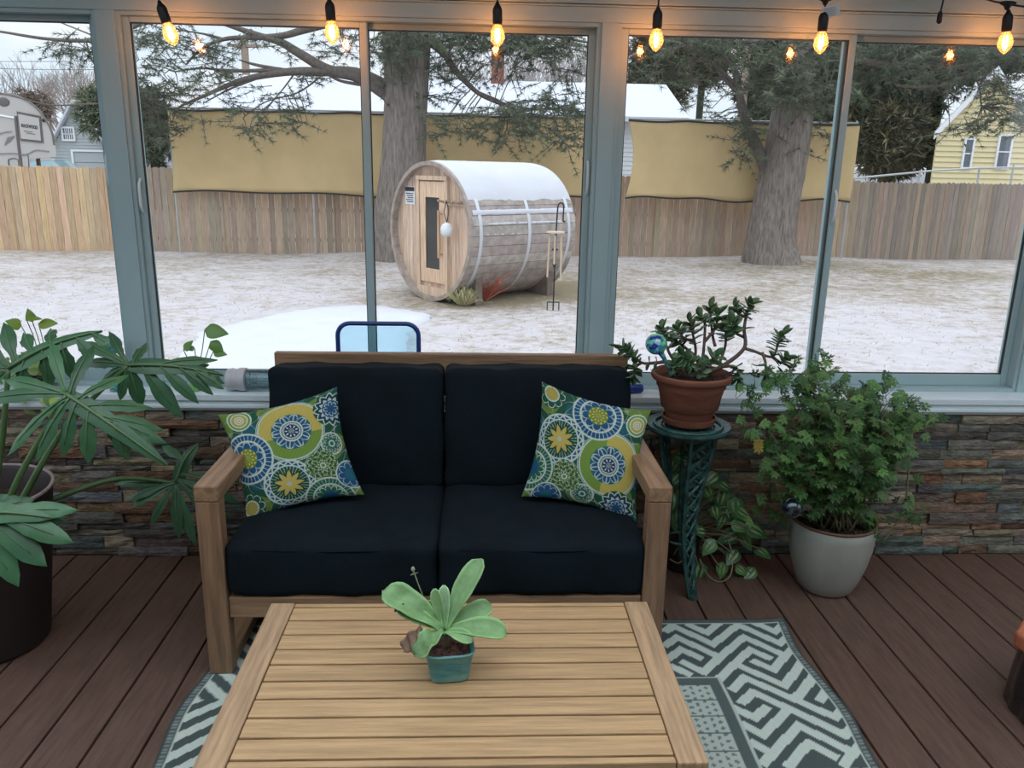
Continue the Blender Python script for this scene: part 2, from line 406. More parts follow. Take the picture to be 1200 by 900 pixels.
# ---------------------------------------------------------------- fences
mat('picket', (1, 1, 1), .8, attr=True, var=.16, vscale=6, stretch=(6, 6, .5))
mat('galvanized', (.42, .43, .43), .5, metal=.3)
def FY(x): return 15.42+.037*x
def fence(x0, x1, top, bw, cols, label, pointed, posts, name='wooden_fence'):
    root = thing(name, ((x0+x1)/2, FY((x0+x1)/2), G), label, 'fence')
    cuts = [x0]+posts+[x1]
    for a, c in zip(cuts[:-1], cuts[1:]):
        b = MB(); x = a
        while x < c-.01:
            ww = min(bw*random.uniform(.93, 1.05), c-x); zt = top+random.uniform(-.018, .012); y = FY(x)+random.uniform(-.006, .006)
            b.color(jit(random.choice(cols), .16)); e = ww-.008; zz = zt-(.035 if pointed else .02); k = .5 if pointed else .28
            pr = [(x, G-.02), (x+e, G-.02), (x+e, zz), (x+e-e*k, zt), (x+e*k, zt), (x, zz)]
            vs = [(p, y, q) for p, q in pr]+[(p, y+.018, q) for p, q in pr]
            b.add(vs, [(0, 1, 2, 3, 4, 5), tuple(range(6, 12))[::-1]]+[(i, (i+6), (i+1) % 6+6, (i+1) % 6) for i in range(6)]); x += ww
        b.build('picket_panel', 'picket', root)
    b = MB(); b.color((.22, .16, .11))
    for zz in (G+.25, (G+top)/2, top-.25): b.box(x0, x1, FY(x0)+.03, FY(x0)+.07, zz, zz+.08, Matrix.Translation((0, 0, 0)))
    # rails follow the fence line
    for i, v in enumerate(b.v): b.v[i] = (v[0], v[1]+.037*(v[0]-x0), v[2])
    b.build('rail', 'picket', root)
    for p in posts:
        b = MB(); b.color((.30, .24, .18)); b.box(p-.045, p+.045, FY(p)+.03, FY(p)+.12, G-.1, top-.03); b.build('post', 'picket', root)
    return root
fence(-14.5, -7.75, 1.43, .142, [(.56, .38, .22), (.50, .35, .22), (.60, .43, .27), (.47, .33, .21)], 'newer orange-tan picket fence at the far left of the yard', False, [-12.3, -10.0])
fence(-7.75, 8.78, 1.45, .14, [(.40, .30, .22), (.36, .28, .21), (.44, .335, .24)], 'long weathered brown board fence running behind the barrel sauna', False, [-5.6, -3.2, -.8, 1.6, 4.0, 6.4])
fence(8.78, 17.5, 1.43, .115, [(.30, .24, .19), (.27, .225, .185), (.33, .255, .195)], 'grey-brown pointed picket fence at the right of the yard', True, [11.2, 13.6])
# slim metal poles that carry the tan screens
for px, ypx, lab in ((197, 128, 'slim metal pole at the left edge of the tan screen'), (363, 131, 'slim metal pole behind the left tan screen, seen above the lower pine branch'), (493, 137, 'slim metal pole just right of the big pine trunk by the sauna'), (1004, 146, 'slim metal pole at the right end of the tan screens')):
    q = P(px, ypx, 14.93); b = MB()
    b.tube([(q.x, 14.93, G-.05), (q.x, 14.93, 2.66)], .022, 8); b.ball((q.x, 14.93, 2.66), .026, 8, 5)
    o = b.build('screen_pole', 'galvanized', smooth=True); settle(o, (q.x, 14.93, G)); tag(o, lab, 'pole')
mat('tarp', (.60, .45, .235), .75, var=.07, vscale=1.2, bump=.2, bscale=6, spec=.2)
mat('dark_rope', (.03, .028, .025), .8)
def screen(x0, x1, zb, zt, label, sag_l=False):
    root = thing('privacy_screen', ((x0+x1)/2, 14.86, zb), label, 'screen', )
    b = MB(); nx, nz = 90, 14
    for j in range(nz+1):
        for i in range(nx+1):
            u = i/nx; v = j/nz; x = lerp(x0, x1, u)
            z = lerp(zb, zt, v)
            if j == nz: z -= .025*abs(math.sin(u*math.pi*(x1-x0)/1.25))
            if j == 0: z += .03*math.sin(u*9)+.02*math.sin(u*23)
            y = 14.86+.035*math.sin(x*1.9+v*2)+.02*math.sin(x*5+v*5)*(1-v)-.02
            if i < 4: x += .13*math.sin(v*math.pi)*(1-i/4)*(1 if sag_l else .3)
            b.v.append((x, y, z)); b.c.append((1, 1, 1))
    for j in range(nz):
        for i in range(nx): a = j*(nx+1)+i; b.f.append((a, a+1, a+nx+2, a+nx+1)); b.mi.append(0)
    sh = b.build('cloth', 'tarp', root, smooth='all'); s = sh.modifiers.new('thick', 'SOLIDIFY'); s.thickness = .004
    top = [Vector(b.v[nz*(nx+1)+i]) for i in range(nx+1)]; bot = [Vector(b.v[i]) for i in range(nx+1)]
    b2 = MB(); b2.tube(top, .022, 6); b2.build('top_hem', 'dark_rope', root, smooth=True)
    b2 = MB(); b2.tube(bot, .018, 6); b2.build('bottom_hem', 'dark_rope', root, smooth=True)
    b2 = MB(); b2.tube([(x0, 14.90, zt+.03), (x1, 14.90, zt+.03)], .02, 6); b2.build('top_pipe', 'galvanized', root, smooth=True)
screen(-6.52, 2.93, .95, 2.63, 'long tan privacy screen hung on the fence from the left end to behind the sauna')
screen(3.16, 8.15, .98, 2.60, 'tan privacy screen on the fence behind the right pine trunk', True)

# ---------------------------------------------------------------- barrel sauna
mat('cedar_grey', (1, 1, 1), .8, attr=True, var=.2, vscale=5, stretch=(2, 2, 2), bump=.2, bscale=20)
mat('cedar_warm', (1, 1, 1), .7, attr=True, var=.22, vscale=5, stretch=(6, 6, .6))
mat('steel_band', (.58, .60, .63), .4, metal=.35)
mat('dark_glass', (.012, .012, .012), .08, spec=.8)
mat('white_plastic', (.72, .74, .75), .5)
mat('ink', (.02, .02, .022), .6)
th = math.radians(39.0); ax = Vector((math.cos(th), math.sin(th), 0)); bx_ = Vector((-ax.y, ax.x, 0)); SC = Vector((-.72, 8.83, .63)); SR = .98; SL = 2.0
MS = Matrix((( bx_.x, ax.x, 0, SC.x), (bx_.y, ax.y, 0, SC.y), (0, 0, 1, SC.z), (0, 0, 0, 1)))   # local: X left along the front, Y along the barrel, Z up
sauna = thing('barrel_sauna', (SC.x+ax.x, SC.y+ax.y, G), 'grey wooden barrel sauna with steel bands and snow on top, standing on the lawn', 'sauna')
b = MB(); ns = 44
for i in range(ns):
    a0 = 2*math.pi*i/ns+.003; a1 = 2*math.pi*(i+1)/ns-.003
    b.color(jit(random.choice([(.36, .305, .275), (.32, .275, .255), (.39, .34, .31), (.34, .285, .255)]), .08)); vs = []
    for yy in (-.02, SL):
        for rr_ in (SR, SR-.04):
            for a in (a0, (a0+a1)/2, a1): vs.append(MS @ Vector((rr_*math.sin(a), yy, rr_*math.cos(a))))
    b.add(vs, [(0, 1, 7, 6), (1, 2, 8, 7), (3, 9, 10, 4), (4, 10, 11, 5), (0, 3, 4, 1), (1, 4, 5, 2), (6, 7, 10, 9), (7, 8, 11, 10), (0, 6, 9, 3), (2, 5, 11, 8)])
b.color((.05, .04, .035)); vs = []
shell = b.build('barrel_shell', 'cedar_grey', sauna)
b = MB(); b.lathe([(SR-.02, 0.05), (SR-.02, SL-.05)], n=44, M=MS.to_3x3() @ Matrix.Rotation(-math.pi/2, 3, 'X'), c=SC, cap=False); b.build('inner_liner', 'mortar', sauna)
def arc(rr_, w, y, a0, a1, n=48, th_=.004):
    vs = []
    for i in range(n+1):
        a = lerp(a0, a1, i/n)
        for q in ((y-w/2, rr_), (y+w/2, rr_), (y+w/2, rr_+th_), (y-w/2, rr_+th_)): vs.append(MS @ Vector((q[1]*math.sin(a), q[0], q[1]*math.cos(a))))
    fs = [(i*4+j, i*4+(j+1) % 4, (i+1)*4+(j+1) % 4, (i+1)*4+j) for i in range(n) for j in range(4)]+[(3, 2, 1, 0), (n*4, n*4+1, n*4+2, n*4+3)]
    return vs, fs
for yy in (.16, 1.06, 1.86):
    b = MB(); b.add(*arc(SR+.002, .055, yy, -math.pi*.86, math.pi*.86)); b.build('steel_band', 'steel_band', sauna, smooth=True)
# snow lying over the top; the camera side is the -X side of the barrel
b = MB()
def snowpatch(a0, a1, y0, y1, t_, n=26, my=26, rag=.02):
    k = len(b.v); vs = []
    for i in range(n+1):
        for j in range(my+1):
            u = i/n; v = j/my; a = lerp(a0, a1, u); 
            if i in (0, n): a += random.uniform(-rag, rag)
            e = min(u, 1-u)*6; e2 = min(v, 1-v)*14; h = t_*min(1, math.sqrt(max(0, e)))*min(1, math.sqrt(max(0, e2)))
            r_ = SR+.003+h+random.uniform(-.002, .002)
            vs.append(MS @ Vector((r_*math.sin(a), lerp(y0, y1, v), r_*math.cos(a))))
    b.add(vs, [(i*(my+1)+j, i*(my+1)+j+1, (i+1)*(my+1)+j+1, (i+1)*(my+1)+j) for i in range(n) for j in range(my)])
snowpatch(-math.radians(61), math.radians(64), .0, SL-.01, .022)
snowpatch(-math.radians(73), -math.radians(69), .05, SL-.03, .010, 5, 40, .005)
for s0, s1 in ((.3, .8), (.85, 1.02), (1.1, 1.7)): snowpatch(-math.radians(81.3), -math.radians(79.6), s0, s1, .008, 3, 24, .008)
for s0 in (.25, .4, .52, .7, .82): snowpatch(-math.radians(89.5), -math.radians(88.6), s0, s0+.06, .006, 3, 6, .008)
b.build('snow_cover', 'snow', sauna, smooth='all')
# front wall of upright boards, set just inside the rim
b = MB(); x = -SR+.03
while x < SR-.03:
    x1 = min(x+.088, SR-.03); b.color(jit(random.choice([(.56, .39, .28), (.62, .46, .34), (.50, .35, .26), (.58, .43, .33)]), .08))
    h0 = math.sqrt(max(.0004, (SR-.035)**2-x*x)); h1 = math.sqrt(max(.0004, (SR-.035)**2-x1*x1))
    vs = [MS @ Vector(q) for q in ((x+.002, .08, -h0), (x1-.002, .08, -h1), (x1-.002, .08, h1), (x+.002, .08, h0), (x+.002, .12, -h0), (x1-.002, .12, -h1), (x1-.002, .12, h1), (x+.002, .12, h0))]
    b.add(vs, [(0, 1, 2, 3), (7, 6, 5, 4), (0, 4, 5, 1), (3, 2, 6, 7), (0, 3, 7, 4), (1, 5, 6, 2)]); x = x1
b.build('front_wall', 'cedar_warm', sauna)
b = MB(); b.lathe([(SR+.012, -.03), (SR+.012, .02), (SR-.045, .02), (SR-.045, -.03)], SC, 64, M=MS.to_3x3() @ Matrix.Rotation(-math.pi/2, 3, 'X'), cap=False)
b.add([b.v[i] for i in range(0, 64)]+[b.v[i] for i in range(192, 256)], [(i, (i+1) % 64, 64+(i+1) % 64, 64+i) for i in range(64)])
b.color((.33, .27, .23)); b.c = [(.33, .27, .23)]*len(b.v); b.build('front_rim', 'cedar_grey', sauna, smooth=True)
def fb(b, x0, x1, z0, z1, y0, y1): b.box(x0, x1, y0, y1, z0-SC.z, z1-SC.z, MS)
b = MB(); b.color((.60, .44, .31))
fb(b, .31, .38, -.17, 1.36, .03, .08); fb(b, -.38, -.31, -.17, 1.36, .03, .08); fb(b, -.38, .38, 1.36, 1.42, .02, .08); fb(b, -.38, .38, -.30, -.17, .03, .08)
b.build('door_frame', 'cedar_warm', sauna)
b = MB(); b.color((.66, .46, .31))
fb(b, .17, .30, -.10, 1.34, .045, .08); fb(b, -.30, -.17, -.10, 1.34, .045, .08); fb(b, -.17, .17, 1.12, 1.34, .045, .08); fb(b, -.17, .17, -.10, .10, .045, .08)
door = b.build('door', 'cedar_warm', sauna, bevel=.004)
b = MB(); fb(b, -.17, .17, .10, 1.12, .06, .07); b.build('door_glass', 'dark_glass', door)
b = MB(); b.color((.5, .33, .2)); b.tube([MS @ Vector((-.235, -.01, z-SC.z)) for z in (.28, .95)], .022, 8)
for z in (.33, .90): b.tube([MS @ Vector((-.235, .05, z-SC.z)), MS @ Vector((-.235, -.01, z-SC.z))], .012, 6)
b.build('door_handle', 'cedar_warm', door, smooth=True)
b = MB(); fb(b, .47, .72, 1.00, 1.26, .07, .08); sg = b.build('warning_sign', 'white_plastic', sauna)
b = MB(); fb(b, .48, .71, 1.19, 1.25, .065, .07)
for k, zz in enumerate((1.15, 1.12, 1.09, 1.06, 1.03)): fb(b, .50+.01*(k % 2), .69-.02*(k % 3), zz, zz+.012, .066, .07)
b.build('sign_print', 'ink', sg)
b = MB(); b.color((.40, .30, .22)); fb(b, -.80, -.26, 1.02, 1.09, .05, .08)
for xx in (-.34, -.50, -.66, -.76): b.tube([MS @ Vector((xx, .06, 1.06-SC.z)), MS @ Vector((xx, -.10, 1.09-SC.z))], .018, 6)
b.build('peg_rack', 'cedar_warm', sauna)
# cradles under the barrel
for yy in (.3, 1.7):
    b = MB(); b.color((.16, .12, .10)); vs = []; n = 14
    for i in range(n+1):
        a = lerp(math.radians(128), math.radians(232), i/n)
        for y2 in (yy-.06, yy+.06):
            vs.append(MS @ Vector(((SR+.002)*math.sin(a), y2, (SR+.002)*math.cos(a)))); vs.append(MS @ Vector(((SR+.0)*math.sin(a)*1.0, y2, G-.02-SC.z)))
    b.add(vs, [(i*4, i*4+4, i*4+5, i*4+1) for i in range(n)]+[(i*4+2, i*4+3, i*4+7, i*4+6) for i in range(n)]+[(0, 1, 3, 2), (n*4, n*4+2, n*4+3, n*4+1)]); b.build('cradle', 'cedar_grey', sauna)
# white lantern hanging from the peg rack
q = MS @ Vector((-.52, -.08, .70-SC.z)); lan = thing('hanging_lantern', q, 'small white cloth-like lantern hanging from the pegs on the sauna front', 'lantern')
b = MB(); b.lathe([(.01, .10), (.06, .08), (.09, .02), (.085, -.05), (.05, -.09), (.0, -.10)], q, 14); b.build('lantern_body', 'white_plastic', lan, smooth=True)
b = MB(); b.tube([q+Vector((0, 0, .10)), q+Vector((.03, .0, .25)), q+Vector((0, 0, .38))], .006, 5); b.tube([q+Vector((0, 0, .10)), q+Vector((-.04, .0, .24)), q+Vector((0, 0, .38))], .006, 5); b.build('cord', 'ink', lan)

# shepherd hook and wind chime
mat('black_iron', (.025, .023, .022), .5, metal=.5)
hk = Vector((1.02, 7.97, G)); top = P(650, 238, 7.97)
b = MB(); b.tube(smoothpath([hk+Vector((0, 0, -.1)), (hk.x+.01, 7.97, .5), (hk.x+.02, 7.97, top.z-.1), (hk.x+.05, 7.97, top.z), (hk.x+.10, 7.97, top.z-.03), (hk.x+.10, 7.97, top.z-.22), (hk.x+.13, 7.97, top.z-.24)], 6), .010, 6)
b.tube([(hk.x-.08, 7.97, G+.12), (hk.x+.08, 7.97, G+.12)], .008, 5); b.tube([(hk.x-.08, 7.97, G+.12), (hk.x-.08, 7.97, G-.03)], .008, 5); b.tube([(hk.x+.08, 7.97, G+.12), (hk.x+.08, 7.97, G-.03)], .008, 5)
o = b.build('shepherd_hook', 'black_iron', smooth=True); settle(o, hk); tag(o, 'thin black garden hook pole standing in front of the sauna barrel', 'garden hook')
cc = P(651, 272, 7.90); ch = thing('wind_chime', cc, 'bamboo wind chime with a round top hanging in front of the sauna barrel', 'wind chime')
mat('bamboo', (.55, .43, .30), .6)
b = MB(); b.lathe([(.0, .012), (.12, .008), (.125, -.008), (.0, -.012)], cc, 20); b.build('top_disc', 'bamboo', ch, smooth=True)
b = MB(); b.tube([cc+Vector((.0, 0, .0)), cc+Vector((0.03, .05, .22))], .004, 5); b.build('cord', 'ink', ch)
for k in range(6):
    a = k*math.pi/3+.4; l = (.34, .5, .42, .56, .38, .6)[k]; p0 = cc+Vector((.085*math.cos(a), .085*math.sin(a), -.04)); p1 = p0+Vector((.02*math.cos(a), 0, -l))
    b = MB(); b.tube([p0, p1], .013, 8); b.tube([p0+Vector((0, 0, .04)), p0], .003, 4); b.build('chime_tube', 'bamboo', ch, smooth=True)
b = MB(); b.tube([cc, cc+Vector((0, 0, -.42))], .004, 5); b.lathe([(.04, -.22), (.04, -.24)], cc, 12); b.lathe([(.0, -.40), (.03, -.42), (.0, -.50)], cc, 8); b.build('clapper', 'ink', ch)
# red-twigged shrub and straw tuft beside the sauna
mat('foliage', (1, 1, 1), .6, attr=True, spec=.3)
mat('twig_red', (.42, .09, .05), .7); mat('twig_brown', (.20, .14, .09), .8)
base = PZ(570, 352, G); sh = thing('red_twig_shrub', base, 'small shrub with coral red twigs at the foot of the sauna', 'shrub')
b = MB(); random.seed(4)
for k in range(60):
    a = random.uniform(0, 6.28); r_ = random.uniform(.15, .45); h = random.uniform(.15, .50)
    p1 = base+Vector((r_*math.cos(a)*.5, r_*math.sin(a)*.5, h*.6)); p2 = base+Vector((r_*math.cos(a), r_*math.sin(a), h))
    b.tube([base, p1, p2], [.006, .005, .003], 4, cap=False)
    for j in range(3): e = p1+(p2-p1)*random.random(); b.tube([e, e+Vector((random.uniform(-.1, .1), random.uniform(-.1, .1), random.uniform(0, .1)))], [.004, .002], 3, cap=False)
b.c = [(.55, .15, .09)]*len(b.v); b.used = True; ends = [Vector(q) for q in b.v]
for k in range(50):
    e = random.choice(ends); b.color(jit((.60, .14, .08), .3)); b.ball(e, random.uniform(.008, .018), 5, 3)
b.build('twigs', 'foliage', sh)
base = PZ(543, 357, G); b = MB()
for k in range(170):
    a = random.uniform(0, 6.28); r_ = random.uniform(.02, .24); h = random.uniform(.1, .26)*(1.3-r_*2); b.color(jit(random.choice([(.42, .40, .20), (.35, .37, .16), (.5, .44, .28)]), .2))
    p0 = base+Vector((r_*.3*math.cos(a), r_*.3*math.sin(a), 0)); p1 = base+Vector((r_*math.cos(a), r_*math.sin(a), h)); p2 = p1+Vector((.08*math.cos(a), .08*math.sin(a), -.05))
    b.strip([p0, p1, p2], [.006, .006, .001], (0, -1, .2))
o = b.build('grass_tuft', 'foliage'); settle(o, base); tag(o, 'tuft of yellow-green ornamental grass in front of the sauna rim', 'grass')
base = PZ(505, 357, G); b = MB()
# scattered straw blades poking out of the snow
b = MB(); random.seed(9)
for k in range(6000):
    x = random.uniform(-9, 14); y = 3.2+12*random.random()**1.1
    p = P(0, 0, 5)
    z = gh(x, y); b.color(jit(random.choice([(.42, .36, .26), (.38, .34, .24), (.46, .40, .30)]), .2)); a = random.uniform(0, 6.28); h = random.uniform(.008, .03)
    b.strip([(x, y, z-.005), (x+.02*math.cos(a), y+.02*math.sin(a), z+h)], [.005, .001], (0, -1, .3))
o = b.build('straw_grass', 'foliage'); o['kind'] = 'stuff'; o['label'] = 'dry straw-coloured grass blades poking through the thin snow'; o['category'] = 'grass'
# ---------------------------------------------------------------- pines
mat('bark', (.125, .105, .09), .9, col2=(.27, .23, .20), vscale=5, stretch=(5, 5, .8), bump=1.0, bscale=8, bstretch=(6, 6, .8))
mat('branch_bark', (.13, .11, .095), .9, var=.25, vscale=20)
def clump(b, c, r, n, cols, w=.007, droop=.25, dirv=None):
    b.color(jit(random.choice(cols), .22)); vs = []; fs = []
    for k in range(n):
        d = Vector((random.gauss(0, 1), random.gauss(0, 1), random.gauss(0, .7)-droop))
        if dirv is not None: d += dirv*1.0
        d.normalize(); l = r*random.uniform(.6, 1.1); s = Vector((random.gauss(0, 1), random.gauss(0, 1), random.gauss(0, 1))).cross(d).normalized()*w
        i = len(vs); vs += [c-s, c+s, c+d*l]; fs.append((i, i+1, i+2))
    b.add(vs, fs)
NEED = [(.10, .135, .085), (.115, .15, .09), (.14, .165, .10), (.08, .11, .07), (.165, .18, .115)]
def trunk(pts, rads, n=20, name='trunk', parent=None, m='bark'):
    b = MB(); pp = smoothpath(pts, 8); k = len(pp); rr_ = [np.interp(i/(k-1), np.linspace(0, 1, len(rads)), rads)*(1+.012*math.sin(i*1.7)) for i in range(k)]
    b.tube(pp, rr_, n); 
    for i in range(len(b.v)):
        j = i % n; q = 1+.05*math.sin(j*2.5)+.03*math.sin(j*5.1)
        c = pp[min(i//n, k-1)]; v = Vector(b.v[i]); b.v[i] = tuple(c+(v-c)*q)
    return b.build(name, m, parent, smooth='all')
def pathpx(l, Y): return [P(x, y, Y+dy) for x, y, dy in [(q[0], q[1], q[2] if len(q) > 2 else 0) for q in l]]
def pine(name, loc, label, tr, br, sprays, Y, seed, r=.17):
    random.seed(seed); root = thing(name, loc, label, 'tree')
    for pts, rads, n in tr: trunk(pts, rads, n, parent=root)
    nodes = []
    for l, r0, r1 in br:
        pp = smoothpath(pathpx(l, Y), 6); b = MB(); b.tube(pp, radii(r0, r1, len(pp)), 8)
        b.build('branch', 'branch_bark', root, smooth='all'); nodes += pp
    nd = np.array([list(p) for p in nodes])
    f = MB(); tw = MB()
    for (px, py, rx, ry, dep, n) in sprays:
        c = P(px, py, Y+dep); sx = (P(px+rx, py, Y+dep)-c).length; sz = (P(px, py+ry, Y+dep)-c).length
        for k in range(n):
            # sub-sprays: a short drooping twig with clumps along it
            a = Vector((c.x+random.gauss(0, .5)*sx, c.y+random.gauss(0, .5)*min(1.6, sx), c.z+random.gauss(0, .5)*sz))
            d = Vector((random.gauss(0, 1), random.gauss(0, .6), random.gauss(-.25, .35))).normalized(); ln = random.uniform(.25, .7)
            tw.tube([a, a+d*ln*.5+Vector((0, 0, -.01)), a+d*ln], [.010, .007, .003], 3, cap=False)
            for j in range(4):
                clump(f, a+d*ln*(.3+.7*j/3), r*random.uniform(.7, 1.1), 13, NEED, dirv=d*.7)
            if random.random() < .3 and len(nd):
                q = nd[np.argmin(((nd-np.array(a))**2).sum(1))]; q = Vector(q)
                if (q-a).length < .9: tw.tube([q, (q+a)/2+Vector((0, 0, .05)), a], [.014, .011, .008], 3, cap=False)
    tw.build('twigs', 'branch_bark', root); f.build('needles', 'foliage', root)
    return root
Y1 = 14.0
def px3(l, Y=Y1): return [tuple(P(x, y, Y)) for x, y in l]
pine('pine_tree', (P(468, 300, Y1).x, Y1, G), 'big two-stemmed pine with a wide bark trunk behind the left side of the sauna',
     [(px3([(462, 318), (466, 260), (470, 190), (470, 120), (466, 60), (462, 10), (458, -60), (455, -160)]), [.62, .50, .40, .33, .28, .26, .22, .2], 26),
      (px3([(474, 300), (478, 220), (482, 150), (488, 95), (492, 50), (494, 0), (500, -80), (505, -160)]), [.45, .36, .30, .24, .21, .2, .18, .15], 22)],
     [([(460, 106), (430, 90), (405, 84), (370, 84), (340, 84), (300, 90), (272, 98), (240, 112), (212, 124)], .13, .02),
      ([(455, 112), (420, 90), (385, 82), (350, 62), (330, 50), (305, 42), (275, 32), (250, 24)], .13, .03),
      ([(350, 84), (325, 82), (290, 83), (260, 82), (235, 80), (205, 84)], .05, .012),
      ([(330, 82), (300, 76), (280, 70), (322, 68)][:3], .045, .012),
      ([(455, 30), (430, 30), (395, 26), (360, 34), (330, 42), (295, 44), (262, 46), (235, 58), (218, 76)], .11, .015),
      ([(455, 130), (470, 104), (490, 125)][:2]+[(430, 100), (400, 95), (385, 88)], .06, .02),
      ([(300, 92), (270, 104), (240, 120)], .03, .01), ([(262, 46), (240, 40), (215, 36)], .03, .01),
      ([(492, 40), (520, 62), (530, 78), (548, 98), (565, 112), (592, 124), (612, 130)], .09, .015),
      ([(560, 108), (580, 116), (600, 124), (640, 128), (680, 120)], .03, .01),
      ([(490, 10), (530, 20), (580, 24), (640, 40), (690, 50)], .07, .02),
      ([(460, -10), (380, -5), (300, 10), (220, 20), (170, 26), (120, 46), (60, 46), (0, 37), (-30, 34)], .09, .012), ([(215, 110), (160, 118), (100, 122), (60, 123), (20, 114), (-20, 104)], .022, .010), ([(120, 46), (80, 30), (40, 14)], .02, .008),
      ([(345, 86), (335, 100), (318, 120), (300, 135)], .02, .008),
      ([(380, 86), (330, 115), (310, 122)][:1]+[(350, 108), (310, 120), (285, 138)], .02, .008)],
     # (px, py, rx, ry, depth, n)
     [(185, 45, 35, 22, -.6, 34), (165, 80, 22, 45, -.3, 36), (75, 55, 22, 9, 0, 10), (98, 48, 16, 14, 0, 16), (108, 62, 12, 10, 0, 10), (190, 110, 34, 24, 0, 60), (185, 150, 20, 18, .2, 26), (235, 60, 25, 14, 0, 24),
      (250, 85, 30, 9, 0, 20), (285, 125, 36, 10, -.2, 16), (330, 118, 26, 14, -.3, 14), (345, 142, 18, 7, -.3, 8), (290, 148, 24, 6, -.3, 8),
      (300, 45, 40, 12, .2, 16), (400, 60, 26, 14, 0, 12), (395, 35, 22, 10, 0, 12), (355, 92, 30, 8, 0, 10), (275, 145, 14, 6, 0, 5),
      (470, 40, 42, 20, -.9, 80), (450, 60, 20, 30, -.6, 20), (540, 42, 45, 16, -.3, 90), (610, 48, 40, 16, 0, 70), (665, 50, 32, 20, 0, 62), (580, 30, 60, 10, 0, 50),
      (525, 80, 22, 16, 0, 20), (505, 110, 22, 16, .2, 16), (560, 78, 24, 10, 0, 12), (610, 84, 26, 8, .3, 10), (660, 84, 22, 12, .3, 14),
      (600, 130, 38, 11, -.4, 46), (650, 122, 34, 14, -.4, 56), (610, 150, 26, 10, -.5, 22), (655, 158, 26, 12, -.5, 30), (535, 145, 28, 10, -.5, 22), (515, 155, 18, 7, -.5, 8), (590, 165, 14, 8, -.5, 8)],
     Y1, 11)
Y2 = 14.2
pine('pine_tree', (P(908, 295, Y2).x, Y2, G), 'large single-trunk pine with grey furrowed bark standing right of centre by the fence',
     [(px3([(903, 312), (903, 285), (907, 250), (917, 200), (926, 150), (932, 100), (934, 50), (936, 0), (938, -120)], Y2), [.66, .52, .47, .46, .43, .38, .34, .32, .25], 28)],
     [([(902, 215), (896, 195), (884, 165), (872, 135), (866, 108), (862, 85), (852, 72), (842, 60)], .15, .035),
      ([(866, 112), (880, 100), (900, 90), (915, 84)], .06, .02), ([(868, 112), (856, 100), (842, 84), (838, 74)], .05, .02),
      ([(862, 100), (830, 70), (800, 52), (770, 46)], .05, .01), ([(935, 40), (880, 50), (830, 46), (790, 40)], .08, .02),
      ([(950, 60), (1000, 70), (1060, 76), (1130, 72), (1200, 64)], .08, .02), ([(1050, 100), (1080, 102), (1120, 98)], .03, .012),
      ([(950, 30), (1020, 34), (1100, 48), (1180, 54)], .08, .02), ([(1120, 74), (1145, 95), (1150, 125)], .03, .01)],
     [(800, 50, 48, 12, -.3, 36), (770, 75, 26, 16, .3, 10), (850, 46, 40, 14, -.2, 48), (905, 70, 40, 22, -1.0, 110), (925, 105, 34, 20, -1.0, 90), (960, 60, 30, 20, -.5, 60),
      (862, 160, 16, 10, -.3, 10), (870, 175, 10, 8, -.3, 6), (850, 135, 20, 12, 0, 12), (880, 150, 14, 8, -.4, 8), (830, 100, 18, 20, .3, 16), (960, 110, 22, 22, -.2, 44), (965, 150, 14, 12, 0, 10), (940, 175, 6, 16, -.3, 5), (860, 185, 10, 5, -.3, 3),
      (1040, 52, 45, 16, 0, 90), (1110, 56, 45, 14, 0, 80), (1175, 60, 36, 16, 0, 60), (1060, 80, 50, 12, .3, 50), (1160, 90, 30, 12, -.3, 30), (1185, 115, 22, 14, -.3, 26), (1155, 140, 26, 9, -.3, 18), (1125, 148, 16, 6, -.3, 8), (1190, 140, 16, 12, -.3, 20), (1020, 75, 20, 30, .4, 40)],
     Y2, 12)

# ---------------------------------------------------------------- trees and brush beyond the fence
def bare_tree(loc, h, spread, seed, label, group, r0=.10, lev=5, col='branch_bark', n0=5):
    random.seed(seed); b = MB(); loc = Vector(loc)
    def grow(p, d, l, r, k):
        q = p+d*l; mid = p+d*l*.5+Vector((random.gauss(0, .03), 0, random.gauss(0, .03)))*l
        b.tube([p, mid, q], [r, r*.85, r*.7], 5 if k > 2 else 3, cap=False)
        if k == 0: return
        for j in range(2 if random.random() < .55 else 3):
            dd = (d+Vector((random.gauss(0, spread), random.gauss(0, spread*.6), random.gauss(.08, .25)))).normalized(); grow(q, dd, l*random.uniform(.62, .86), r*.62, k-1)
    o0 = b
    for j in range(n0):
        d = Vector((random.gauss(0, spread*.8), random.gauss(0, .2), 1)).normalized(); grow(loc, d, h*.27, r0, lev)
    o = b.build('bare_tree', col); settle(o, loc); tag(o, label, 'tree', group)
mat('far_bark', (.30, .25, .22), .9, var=.15); mat('far_bark_pale', (.36, .33, .32), .9, var=.15)
for k, (px, Y, h, lab) in enumerate(((25, 44, 7.5, 'leafless grey tree above the camper at the left edge'), (70, 46, 8.2, 'leafless branching tree between the camper and the garage'), (112, 42, 7.5, 'leafless tree just left of the first window post'),
                                 (130, 47, 8.0, 'leafless tree partly hidden by the first window post'))):
    q = P(px, 200, Y); bare_tree((q.x, Y, G), h, .34, 20+k, lab, 'bare trees at the left', .10, 5, 'far_bark')
for k, (px, lab) in enumerate(((520, 'bare tree behind the snowy roof right of the big pine'), (555, 'bare tree behind the snowy roof left of its chimney'), (610, 'bare tree behind the snowy roof right of its chimney'), (650, 'bare tree behind the snowy roof, middle of the third window'), (690, 'bare tree behind the snowy roof beside the thick window post'))):
    q = P(px, 200, 40); bare_tree((q.x, 40, G), 8.6, .2, 40+k, lab, 'bare trees behind the roof', .08, 5, 'far_bark_pale', 6)
